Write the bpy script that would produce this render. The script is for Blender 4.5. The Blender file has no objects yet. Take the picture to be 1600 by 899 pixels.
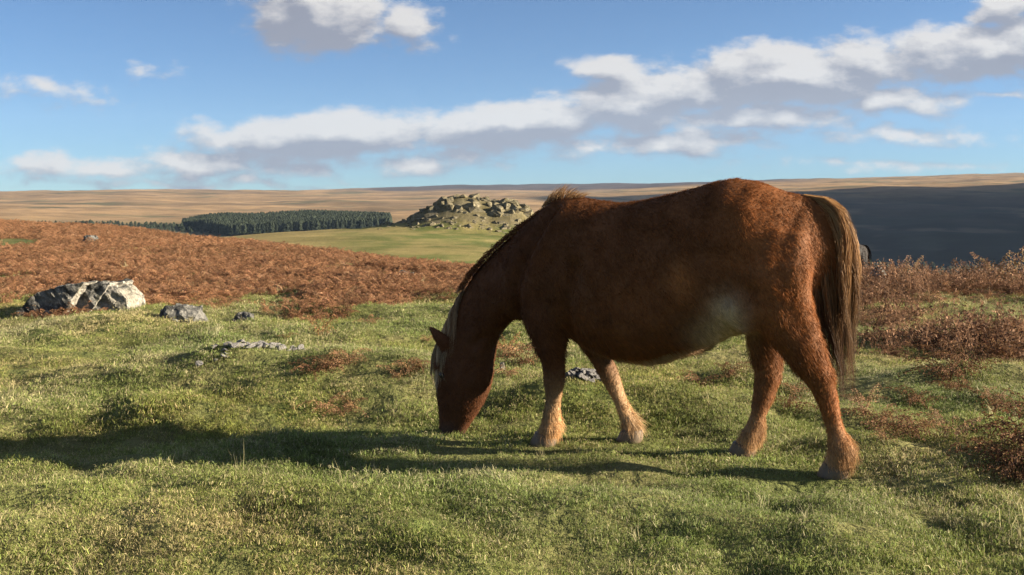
import bpy, bmesh, math, random
import numpy as np
from mathutils import Vector

# ------------------------------------------------------------------ camera, sky, sun, exposure
F_PX, CX, HZ, EYE = 1555.0, 800.0, 320.0, 1.05      # focal length in photo pixels, centre column, eye-level row, eye height
SUN_EL, SUN_AZ = math.radians(17.0), math.radians(-4.0)   # low sun from the right
SUN_DIR = Vector((math.cos(SUN_EL) * math.cos(SUN_AZ), math.cos(SUN_EL) * math.sin(SUN_AZ), math.sin(SUN_EL)))
HAZE = True
EXPOSURE, SKY_STRENGTH, SUN_STRENGTH = 2.0, 0.05, 4.7

scene = bpy.context.scene
COL = scene.collection
cam_data = bpy.data.cameras.new('camera')
cam = bpy.data.objects.new('camera', cam_data)
COL.objects.link(cam)
cam.location = (0, 0, EYE)
cam.rotation_euler = (math.radians(90), 0, 0)
cam_data.sensor_width = 36.0
cam_data.lens = 36.0 * F_PX / 1600.0
cam_data.shift_y = -(449.5 - HZ) / 1600.0
cam_data.clip_start, cam_data.clip_end = 0.05, 40000
scene.camera = cam

sun_data = bpy.data.lights.new('sun', 'SUN')
sun_data.energy = SUN_STRENGTH
sun_data.angle = math.radians(0.5)
sun_data.color = (1.0, 0.86, 0.66)
sun = bpy.data.objects.new('sun', sun_data)
COL.objects.link(sun)
sun.rotation_euler = SUN_DIR.to_track_quat('Z', 'Y').to_euler()

scene.view_settings.view_transform = 'Standard'
scene.view_settings.look = 'None'
scene.view_settings.exposure = EXPOSURE
scene.view_settings.gamma = 1.0
scene.view_settings.use_curve_mapping = False
scene.render.engine = 'CYCLES'
scene.cycles.use_denoising = True
scene.cycles.max_bounces = 6
scene.cycles.diffuse_bounces = 3
scene.cycles.transmission_bounces = 4
scene.cycles.transparent_max_bounces = 8
scene.cycles.volume_bounces = 0
scene.cycles.sample_clamp_indirect = 4.0

world = bpy.data.worlds.new('World')
scene.world = world
world.use_nodes = True
world.cycles.sampling_method = 'MANUAL'
world.cycles.sample_map_resolution = 512


class NT:
    """small helper around a node tree"""
    def __init__(self, tree):
        self.t, self.l = tree, tree.links

    def n(self, kind, **kw):
        node = self.t.nodes.new(kind)
        for k, v in kw.items():
            setattr(node, k, v)
        return node

    def put(self, sock, v):
        if isinstance(v, bpy.types.NodeSocket):
            self.l.new(v, sock)
        elif v is not None:
            sock.default_value = v

    def math(self, op, a, b=None, c=None, clamp=False):
        m = self.n('ShaderNodeMath', operation=op, use_clamp=clamp)
        for i, v in enumerate((a, b, c)):
            self.put(m.inputs[i], v)
        return m.outputs[0]

    def vmath(self, op, a, b=None):
        m = self.n('ShaderNodeVectorMath', operation=op)
        self.put(m.inputs[0], a)
        self.put(m.inputs[1], b)
        return m.outputs['Value'] if op in ('LENGTH', 'DOT_PRODUCT', 'DISTANCE') else m.outputs[0]

    def noise(self, vec, scale, detail=4, rough=0.55, dist=0.0, dims='3D'):
        m = self.n('ShaderNodeTexNoise', noise_dimensions=dims)
        self.put(m.inputs['Vector'], vec)
        m.inputs['Scale'].default_value = scale
        m.inputs['Detail'].default_value = detail
        m.inputs['Roughness'].default_value = rough
        m.inputs['Distortion'].default_value = dist
        return m.outputs['Fac']

    def ramp(self, v, lo, hi, a=0.0, b=1.0, smooth=True):
        m = self.n('ShaderNodeMapRange', interpolation_type='SMOOTHSTEP' if smooth else 'LINEAR')
        self.put(m.inputs[0], v)
        for i, q in enumerate((lo, hi, a, b)):
            self.put(m.inputs[1 + i], q)
        return m.outputs[0]

    def mix(self, f, a, b, mode='MIX'):
        m = self.n('ShaderNodeMix', data_type='RGBA', blend_type=mode)
        self.put(m.inputs[0], f)
        self.put(m.inputs[6], a)
        self.put(m.inputs[7], b)
        return m.outputs[2]


# clouds: soft lumps at photo directions, broken up by noise; (column, row, half width, half height, tilt in degrees, weight)
CLOUDS = [
    (500, 18, 150, 78, 0, 1.0), (640, 36, 75, 45, -10, .8), (85, 150, 120, 28, 0, .34), (228, 104, 46, 20, 0, .22),
    (500, 211, 255, 42, 1, 1.1), (800, 196, 190, 50, 6, 1.15), (1000, 158, 200, 66, 9, 1.0), (950, 104, 100, 30, 0, .85),
    (1250, 116, 260, 66, 8, 1.15), (1560, 74, 260, 60, 4, 1.0), (1580, 12, 75, 30, 10, .9),
    (1180, 188, 210, 34, 3, .66), (1395, 158, 170, 34, 4, .62),
    (110, 262, 190, 28, 2, .52), (360, 252, 250, 36, 2, .58), (680, 252, 190, 28, 4, .44), (300, 285, 330, 12, 0, .34),
    (1060, 222, 270, 28, 3, .6), (1430, 212, 190, 22, 0, .36), (1400, 258, 280, 12, 0, .26), (1550, 148, 90, 9, 3, .4),
]


def cloud_group():
    g = bpy.data.node_groups.new('cloud_field', 'ShaderNodeTree')
    g.interface.new_socket('Vector', in_out='INPUT', socket_type='NodeSocketVector')
    g.interface.new_socket('Density', in_out='OUTPUT', socket_type='NodeSocketFloat')
    T = NT(g)
    vec = T.n('NodeGroupInput').outputs[0]
    # wobble the position so that the lumps lose their plain outline
    big = T.n('ShaderNodeTexNoise'); T.put(big.inputs['Vector'], vec)
    big.inputs['Scale'].default_value = 14; big.inputs['Detail'].default_value = 1
    off = T.vmath('MULTIPLY', T.vmath('SUBTRACT', big.outputs['Color'], (0.5, 0.5, 0.5)), (0.075, 0.036, 0.0))
    p = T.vmath('ADD', vec, off)
    acc = None
    for (cx, cy, hw, hh, tilt, wt) in CLOUDS:
        m = T.n('ShaderNodeMapping', vector_type='TEXTURE')
        T.put(m.inputs['Vector'], p)
        m.inputs['Location'].default_value = ((cx - CX) / F_PX, (HZ - cy) / F_PX, 0)
        m.inputs['Rotation'].default_value = (0, 0, math.radians(tilt))
        m.inputs['Scale'].default_value = (hw / F_PX, hh / F_PX, 1)
        q = T.math('MULTIPLY_ADD', T.vmath('LENGTH', m.outputs[0]), -wt, wt)
        acc = q if acc is None else T.math('SMOOTH_MAX', acc, q, 0.12)
    sq = T.vmath('MULTIPLY', vec, (1.0, 1.9, 1.0))
    n1 = T.noise(sq, 26, 5, 0.62)
    d = T.math('ADD', acc, T.math('MULTIPLY', T.math('SUBTRACT', n1, 0.5), 1.08))
    out = T.n('NodeGroupOutput')
    T.put(out.inputs[0], d)
    return g


def build_world():
    T = NT(world.node_tree)
    world.node_tree.nodes.clear()
    sky = T.n('ShaderNodeTexSky', sky_type='NISHITA', sun_disc=False)
    sky.sun_elevation = SUN_EL
    sky.sun_rotation = math.radians(90) - SUN_AZ
    sky.altitude = 300
    sky.air_density, sky.dust_density, sky.ozone_density = 0.75, 0.12, 1.2
    tc = T.n('ShaderNodeTexCoord').outputs['Generated']
    sep = T.n('ShaderNodeSeparateXYZ')
    T.put(sep.inputs[0], tc)
    x, y, z = sep.outputs
    yy = T.math('MAXIMUM', T.math('ABSOLUTE', y), 0.12)
    comb = T.n('ShaderNodeCombineXYZ')
    T.put(comb.inputs[0], T.math('DIVIDE', x, yy))
    T.put(comb.inputs[1], T.math('DIVIDE', z, yy))
    T.put(comb.inputs[2], T.math('MULTIPLY', T.math('LESS_THAN', y, 0.0), 7.0))
    uv = comb.outputs[0]
    g = cloud_group()
    def field(v):
        n = T.n('ShaderNodeGroup'); n.node_tree = g
        T.put(n.inputs[0], v)
        return n.outputs[0]
    d0 = field(uv)
    d1 = field(T.vmath('ADD', uv, (0.008, 0.017, 0.0)))
    # sky outside the frame: unseen clouds on a flat layer, brightened to fill shadows
    lay = T.n('ShaderNodeCombineXYZ')
    zz = T.math('ADD', T.math('MAXIMUM', z, 0.0), 0.10)
    T.put(lay.inputs[0], T.math('DIVIDE', x, zz)); T.put(lay.inputs[1], T.math('DIVIDE', y, zz))
    dl = T.math('MULTIPLY', T.math('SUBTRACT', T.noise(lay.outputs[0], 0.9, 4, 0.6), 0.50), 4.0)
    front = T.math('MULTIPLY', T.math('GREATER_THAN', y, 0.0),
                   T.ramp(T.math('ABSOLUTE', T.math('DIVIDE', x, yy)), 0.75, 0.62))
    front = T.math('MULTIPLY', front, T.ramp(T.math('DIVIDE', z, yy), 0.36, 0.27))
    dens = T.mix(front, dl, d0)
    cover = T.ramp(dens, 0.0, 0.42)
    cover = T.math('MULTIPLY', cover, T.ramp(z, -0.005, 0.02))
    cover = T.math('MULTIPLY', cover, 0.94)
    lit = T.math('MULTIPLY_ADD', T.math('SUBTRACT', d0, d1), 2.1, 0.36)
    lit = T.math('SUBTRACT', lit, T.math('MULTIPLY', T.ramp(dens, 0.25, 0.95), 0.42))
    lit = T.mix(front, (0.75, 0.75, 0.75, 1), lit)
    k = 1.0 / (SKY_STRENGTH * 2 ** EXPOSURE)
    shade = (0.29 * k, 0.29 * k, 0.345 * k, 1)
    bright = (0.78 * k, 0.74 * k, 0.70 * k, 1)
    ccol = T.mix(T.math('ADD', lit, 0.0, clamp=True), shade, bright)
    tinted = T.mix(1.0, sky.outputs[0], (0.325, 0.475, 0.645, 1), 'MULTIPLY')
    bg = T.n('ShaderNodeBackground')
    T.put(bg.inputs[0], T.mix(cover, tinted, ccol))
    bg.inputs[1].default_value = SKY_STRENGTH
    out = T.n('ShaderNodeOutputWorld')
    T.l.new(bg.outputs[0], out.inputs[0])


build_world()
rng = np.random.default_rng(7)
random.seed(7)


# ------------------------------------------------------------------ helpers
def hash2(ix, iy, seed):
    h = (ix.astype(np.int64) * 374761393 + iy.astype(np.int64) * 668265263 + seed * 974634541) & 0xFFFFFFFF
    h = ((h ^ (h >> 13)) * 1274126177) & 0xFFFFFFFF
    return ((h ^ (h >> 16)) & 0xFFFFFF) / float(0xFFFFFF)


def noise2(x, y, seed=0):
    x = np.asarray(x, float); y = np.asarray(y, float)
    ix, iy = np.floor(x), np.floor(y)
    fx, fy = x - ix, y - iy
    ux, uy = fx * fx * fx * (fx * (fx * 6 - 15) + 10), fy * fy * fy * (fy * (fy * 6 - 15) + 10)
    def grad(dx, dy):
        a = hash2(ix + dx, iy + dy, seed) * 2 * np.pi
        return np.cos(a) * (fx - dx) + np.sin(a) * (fy - dy)
    return ((grad(0, 0) * (1 - ux) + grad(1, 0) * ux) * (1 - uy) + (grad(0, 1) * (1 - ux) + grad(1, 1) * ux) * uy) * 1.5


def fbm(x, y, seed=0, octs=4, gain=0.5):
    s, a = 0, 1.0
    for o in range(octs):
        s = s + a * noise2(x * 2 ** o + 17 * o, y * 2 ** o - 9 * o, seed + o)
        a *= gain
    return s


def sstep(a, b, v):
    t = np.clip((np.asarray(v, float) - a) / (b - a), 0, 1)
    return t * t * (3 - 2 * t)


def lerp(a, b, t):
    t = np.asarray(t, float)[..., None]
    return a + (b - a) * t


def mesh_from(name, verts, faces, mats=(), smooth=True, cols=None):
    """verts (N,3), faces (M,k) array or list of such arrays; cols (N,3) -> colour attribute 'col'"""
    me = bpy.data.meshes.new(name)
    verts = np.asarray(verts, np.float32)
    fl = faces if isinstance(faces, list) else [faces]
    fl = [np.asarray(f, np.int32) for f in fl if len(f)]
    me.vertices.add(len(verts)); me.vertices.foreach_set('co', verts.ravel())
    tot = sum(f.size for f in fl); nf = sum(len(f) for f in fl)
    me.loops.add(tot); me.polygons.add(nf)
    me.loops.foreach_set('vertex_index', np.concatenate([f.ravel() for f in fl]))
    sizes = np.concatenate([np.full(len(f), f.shape[1], np.int32) for f in fl])
    starts = np.concatenate([[0], np.cumsum(sizes)[:-1]]).astype(np.int32)
    me.polygons.foreach_set('loop_start', starts)
    me.polygons.foreach_set('use_smooth', np.full(nf, smooth))
    me.update(calc_edges=True)
    if cols is not None:
        set_col(me, cols)
    for m in mats:
        me.materials.append(m)
    return me


def set_col(me, cols, name='col'):
    a = me.attributes.get(name) or me.attributes.new(name, 'FLOAT_COLOR', 'POINT')
    c = np.ones((len(me.vertices), 4), np.float32)
    c[:, :3] = cols
    a.data.foreach_set('color', c.ravel())


def link(name, me, parent=None, loc=None, kind=None, label=None, cat=None, group=None):
    o = bpy.data.objects.new(name, me)
    COL.objects.link(o)
    if parent is not None:
        o.parent = parent
    if loc is not None:
        o.location = loc
    return tag(o, kind, label, cat, group)


def tag(o, kind=None, label=None, cat=None, group=None):
    for k, v in (('kind', kind), ('label', label), ('category', cat), ('group', group)):
        if v:
            o[k] = v
    return o


def copy_tree(o, parent=None):
    c = o.copy(); COL.objects.link(c); c.parent = parent
    for ch in list(o.children):
        copy_tree(ch, c)
    return c


def mat_new(name):
    m = bpy.data.materials.new(name)
    m.use_nodes = True
    T = NT(m.node_tree)
    bsdf = m.node_tree.nodes['Principled BSDF']
    return m, T, bsdf


def attr(T, name, kind='GEOMETRY', out='Color'):
    a = T.n('ShaderNodeAttribute', attribute_type=kind, attribute_name=name)
    return a.outputs[out]


def leafy_material(name, rough=0.7, trans=0.35, tint=True, spec=0.25):
    """leaf, blade or hair: colour from the mesh, tint from the instance, some light let through"""
    m, T, b = mat_new(name)
    c = attr(T, 'col')
    if tint:
        c = T.mix(1.0, c, attr(T, 'tint', 'INSTANCER'), 'MULTIPLY')
    T.put(b.inputs['Base Color'], c)
    b.inputs['Roughness'].default_value = rough
    b.inputs['Specular IOR Level'].default_value = spec
    tr = T.n('ShaderNodeBsdfTranslucent'); T.put(tr.inputs[0], c)
    mx = T.n('ShaderNodeMixShader'); mx.inputs[0].default_value = trans
    T.l.new(b.outputs[0], mx.inputs[1]); T.l.new(tr.outputs[0], mx.inputs[2])
    T.l.new(mx.outputs[0], m.node_tree.nodes['Material Output'].inputs[0])
    return m


def scatter(name, pts, rot, scl, idx, tint, protos, label, cat):
    """many copies of a few small meshes as one 'stuff' object"""
    me = bpy.data.meshes.new(name + '_points')
    n = len(pts)
    me.vertices.add(n); me.vertices.foreach_set('co', np.asarray(pts, np.float32).ravel())
    for nm, ty, data, key in (('rot', 'FLOAT_VECTOR', rot, 'vector'), ('scl', 'FLOAT_VECTOR', scl, 'vector'), ('tint', 'FLOAT_VECTOR', tint, 'vector'), ('pick', 'INT', idx, 'value')):
        a = me.attributes.new(nm, ty, 'POINT')
        a.data.foreach_set(key, np.asarray(data, np.int32 if ty == 'INT' else np.float32).ravel())
    coll = bpy.data.collections.new(name + '_pieces')
    for i, pm in enumerate(protos):
        coll.objects.link(bpy.data.objects.new('%s_piece_%02d' % (name, i), pm))
    g = bpy.data.node_groups.new(name + '_scatter', 'GeometryNodeTree')
    g.interface.new_socket('Geometry', in_out='INPUT', socket_type='NodeSocketGeometry')
    g.interface.new_socket('Geometry', in_out='OUTPUT', socket_type='NodeSocketGeometry')
    gi, go = g.nodes.new('NodeGroupInput'), g.nodes.new('NodeGroupOutput')
    ci = g.nodes.new('GeometryNodeCollectionInfo')
    ci.inputs['Collection'].default_value = coll
    ci.inputs['Separate Children'].default_value = True
    ci.inputs['Reset Children'].default_value = True
    iop = g.nodes.new('GeometryNodeInstanceOnPoints')
    iop.inputs['Pick Instance'].default_value = True
    def named(nm, ty):
        a = g.nodes.new('GeometryNodeInputNamedAttribute'); a.data_type = ty
        a.inputs['Name'].default_value = nm
        return a.outputs['Attribute']
    g.links.new(gi.outputs[0], iop.inputs['Points'])
    g.links.new(ci.outputs[0], iop.inputs['Instance'])
    g.links.new(named('pick', 'INT'), iop.inputs['Instance Index'])
    g.links.new(named('rot', 'FLOAT_VECTOR'), iop.inputs['Rotation'])
    g.links.new(named('scl', 'FLOAT_VECTOR'), iop.inputs['Scale'])
    g.links.new(iop.outputs[0], go.inputs[0])
    o = link(name, me, kind='stuff', label=label, cat=cat)
    md = o.modifiers.new('scatter', 'NODES'); md.node_group = g
    return o


def ribbons(paths, widths, cols_root, cols_tip, side_seed=1, face=None, roll=.7, grad=1.0):
    """paths (N,K,3), widths (N,) -> flat tapering strands as one vertex/face/colour set"""
    P = np.asarray(paths, float); N, K, _ = P.shape
    r = np.random.default_rng(side_seed)
    tang = P[:, -1] - P[:, 0]
    if face is None:
        side = np.cross(tang, r.normal(size=(N, 3)))
    else:                                   # strands lie roughly flat along the skin
        tn = tang / (np.linalg.norm(tang, axis=1, keepdims=True) + 1e-9)
        sd = np.cross(face, tn); sd /= np.linalg.norm(sd, axis=1, keepdims=True) + 1e-9
        a = r.normal(0, roll, N)[:, None]
        side = sd * np.cos(a) + np.cross(tn, sd) * np.sin(a)
    side /= np.linalg.norm(side, axis=1, keepdims=True) + 1e-9
    tt = np.linspace(0, 1, K)
    w = (1 - tt ** 1.6 * 0.98)[None, :, None] * np.asarray(widths)[:, None, None] * 0.5
    A, B = P + side[:, None] * w, P - side[:, None] * w
    V = np.stack([A, B], 2).reshape(N * K * 2, 3)
    base = (np.arange(N) * K * 2)[:, None] + (np.arange(K - 1) * 2)[None]
    Fc = np.stack([base, base + 1, base + 3, base + 2], -1).reshape(-1, 4)
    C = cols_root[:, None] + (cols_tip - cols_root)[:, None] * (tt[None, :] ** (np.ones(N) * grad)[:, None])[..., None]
    C = np.repeat(C, 2, axis=1).reshape(-1, 3)
    return V, Fc, C


# ------------------------------------------------------------------ terrain: depth (m) and photo row for a set of photo columns
PROFILE = {
    -2600: [(70, 343), (110, 362), (300, 385), (700, 378), (900, 352), (1600, 325), (3000, 296), (4000, 300), (7000, 312)],
    0:    [(30, 373.5), (65, 342), (110, 362), (300, 385), (700, 378), (900, 352), (1100, 340), (1600, 325), (2200, 311), (3000, 299), (4000, 303), (7000, 312)],
    200:  [(30, 373), (48, 351), (80, 373), (300, 395), (700, 382), (900, 356), (1100, 342), (1600, 326), (2200, 309), (3000, 296), (4000, 301), (7000, 312)],
    400:  [(22, 391), (33, 376), (50, 401), (100, 386), (150, 372), (210, 364), (300, 375), (600, 385), (850, 367), (1000, 352), (1300, 339), (2000, 318), (3000, 298), (4000, 303), (7000, 312)],
    560:  [(18, 409), (26, 398), (40, 418), (70, 401), (120, 375), (200, 354), (260, 362), (600, 385), (850, 362), (1050, 346), (1300, 336), (2000, 316), (3000, 300), (4500, 293), (7000, 302)],
    740:  [(16, 423), (22, 426), (32, 440), (60, 411), (110, 385), (170, 363), (260, 358), (500, 375), (1000, 350), (1300, 331), (2000, 309), (3000, 301), (4500, 289), (7000, 298)],
    900:  [(17, 418), (30, 445), (60, 432), (170, 376), (300, 372), (600, 390), (1000, 356), (1300, 332), (2000, 309), (3000, 301), (4500, 287), (7000, 295)],
    1150: [(15, 429), (25, 462), (60, 520), (200, 480), (500, 440), (1000, 380), (1500, 330), (2200, 300), (3500, 283), (5000, 287), (7000, 294)],
    1340: [(15, 429), (22, 470), (60, 560), (200, 540), (500, 490), (900, 425), (1500, 345), (2100, 296), (2600, 289), (4000, 278), (5500, 282), (7000, 290)],
    1600: [(14, 437), (22, 482), (60, 580), (200, 560), (500, 500), (900, 420), (1500, 340), (2100, 294), (2600, 286), (4000, 270), (5500, 275), (7000, 283)],
    2300: [(14, 437), (22, 482), (60, 580), (200, 560), (500, 500), (900, 420), (1500, 335), (2100, 285), (2600, 278), (4000, 262), (5500, 268), (7000, 276)],
    4200: [(14, 437), (22, 482), (60, 580), (200, 560), (500, 500), (900, 420), (1500, 335), (2100, 285), (2600, 278), (4000, 262), (5500, 268), (7000, 276)],
}
TU = np.arange(-2600, 4201, 20.0)
TL = np.arange(math.log(1.5), math.log(7200), 0.02)


def terrain_table():
    rows = []
    keys = sorted(PROFILE)
    for kx in keys:
        pr = PROFILE[kx]
        d = [1.0, min(11.0, pr[0][0] * 0.75)] + [p[0] for p in pr]
        z = [0.0, 0.0] + [EYE - (p[1] - HZ) / F_PX * p[0] for p in pr]
        rows.append(np.interp(np.exp(TL), d, z))
    rows = np.array(rows)
    tab = np.array([np.interp(TU, keys, rows[:, j]) for j in range(len(TL))]).T   # (U, L)
    k = np.exp(-0.5 * (np.arange(-9, 10) / 3.0) ** 2); k /= k.sum()
    pad = np.pad(tab, ((9, 9), (0, 0)), mode='edge')
    tab = sum(k[i] * pad[i:i + len(TU)] for i in range(19))
    k = np.exp(-0.5 * (np.arange(-7, 8) / 2.4) ** 2); k /= k.sum()
    pad = np.pad(tab, ((0, 0), (7, 7)), mode='edge')
    return sum(k[i] * pad[:, i:i + len(TL)] for i in range(15))


TABLE = terrain_table()


def column(x, y):
    return CX + F_PX * np.asarray(x, float) / np.maximum(np.asarray(y, float), 1.5)


def on_ground(px, row, guess_plane=True):
    """world x, y where the sight line through a photo pixel meets flat ground"""
    d = F_PX * EYE / (row - HZ)
    return (px - CX) / F_PX * d, d


def smooth_h(x, y):
    u = np.clip((column(x, y) - TU[0]) / 20.0, 0, len(TU) - 1.001)
    v = np.clip((np.log(np.maximum(y, 1.5)) - TL[0]) / 0.02, 0, len(TL) - 1.001)
    i, j = u.astype(int), v.astype(int)
    fu, fv = u - i, v - j
    z = (TABLE[i, j] * (1 - fu) + TABLE[i + 1, j] * fu) * (1 - fv) + (TABLE[i, j + 1] * (1 - fu) + TABLE[i + 1, j + 1] * fu) * fv
    return z


# pony frame: ground point between the hind feet, forward and left directions
PA = np.array([1.12, 4.0]); PF = np.array([-0.899, 0.438]); PF /= np.linalg.norm(PF); PL = np.array([PF[1] * -1, PF[0]])
HOOVES = [on_ground(852, 700), on_ground(988, 697), on_ground(1163, 714), on_ground(1307, 747), on_ground(705, 701)]
MOUNDS = [  # photo column, row of the foot, half sizes (m), height
    (425, 585, 0.95, 0.50, 0.19), (560, 610, 0.55, 0.35, 0.09), (930, 640, 0.50, 0.34, 0.13), (300, 800, 1.3, 0.36, 0.075), (60, 664, 1.9, 0.5, -0.11), (1000, 830, 1.1, .4, 0.04),
    (250, 640, 0.5, 0.22, 0.07), (650, 600, .5, .3, 0.06), (1130, 640, .4, .25, .08), (1450, 720, .5, .3, .06), (1520, 600, .7, .4, .10), (130, 520, 1.2, .7, .12),
    (1100, 600, .6, .25, .07), (820, 640, .3, .2, .05), (500, 700, .8, .2, .05)]
MW = [(*on_ground(a, b), c, d, e) for a, b, c, d, e in MOUNDS]
TOR_C = (-10.0, 186.0)


def tor_shape(x, y):
    """rocky hump; height in metres above the saddle"""
    px = column(x, y)
    crest = np.interp(px, [560, 600, 640, 670, 700, 720, 745, 770, 800, 815, 835, 870], [0, .7, 1.6, 4.0, 5.7, 6.2, 6.0, 5.4, 5.9, 5.4, 3.2, 0])
    return crest * np.exp(-((y - 189) / 9.0) ** 2)


def height(x, y):
    x = np.asarray(x, float); y = np.asarray(y, float)
    z = smooth_h(x, y)
    near = 1 - sstep(9, 22, y)
    hoof = np.ones_like(x)
    for hx, hy in HOOVES:
        hoof = hoof * (1 - np.exp(-(((x - hx) / 0.22) ** 2 + ((y - hy) / 0.22) ** 2)))
    b = 0.030 * noise2(x * 1.1, y * 1.5, 3) + 0.045 * noise2(x * 2.6, y * 3.1, 4) + 0.014 * noise2(x * 6, y * 7, 5)
    for mx, my, sx, sy, hh in MW:
        b = b + hh * np.exp(-((x - mx) / sx) ** 2 - ((y - my) / sy) ** 2)
    b = b + 0.10 * sstep(5.5, 9, y) * noise2(x * 0.55, y * 0.7, 6)
    z = z + b * near * hoof
    far = sstep(20, 60, y)
    z = z + far * (0.25 * noise2(x * .06, y * .06, 8) * np.minimum(1, y / 150))
    rough = sstep(400, 900, y)
    z = z + rough * (5.5 * fbm(x / 300, y / 300, 9, 5))
    z = z + tor_shape(x, y) * sstep(120, 160, y) * 1.06
    # unseen high ground to the right, added so its long shadow fills the valley
    shade_ridge = 545 * np.exp(-((x - 1850) / 400.0) ** 2) * (1 - sstep(1900, 2500, y)) * sstep(-900, 200, y)
    z = z + shade_ridge * sstep(1050, 1300, x)
    return z


def ground_point(px, row):
    """first place where the sight line through a photo pixel meets the terrain"""
    d = np.exp(np.arange(math.log(2.0), math.log(6000), 0.002))
    x = (px - CX) / F_PX * d
    ray = EYE - (row - HZ) / F_PX * d
    below = np.nonzero(height(x, d) >= ray)[0]
    i = below[0] if len(below) else len(d) - 1
    return float(x[i]), float(d[i]), float(height(x[i:i + 1], d[i:i + 1])[0])


def bracken_cover(x, y):
    """0..1: how much dead bracken covers the ground here"""
    px = column(x, y)
    n = noise2(x * .45, y * .45, 21) + 0.6 * noise2(x * 1.3, y * 1.3, 22)
    near_row = np.interp(px, [-300, 0, 120, 200, 330, 450, 600, 740, 800], [468, 468, 486, 486, 474, 468, 462, 452, 445])
    near_d = F_PX * EYE / (near_row - HZ)
    far_d = np.interp(px, [-2600, 0, 200, 400, 560, 740, 800], [80, 76, 58, 38, 29, 24, 24])
    left = sstep(-1.6, 1.6, (y - near_d) + 2.2 * n) * (1 - sstep(0, 3, y - far_d)) * (1 - sstep(800, 850, px))
    clear = np.exp(-((px - 20) / 55) ** 2 - ((y - 27) / 3.5) ** 2)      # a green clearing at the left
    left = left * (1 - sstep(.25, .6, clear))
    right = sstep(8.4, 12.0, y + 2.2 * n) * (1 - sstep(24, 30, y)) * sstep(800, 840, px)
    patch = sstep(0.1, 0.6, n) * sstep(4.8, 6.5, y) * sstep(1180, 1330, px) * (1 - sstep(30, 34, y))
    return np.clip(np.maximum(np.maximum(left, right), 0.75 * patch), 0, 1)


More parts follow.
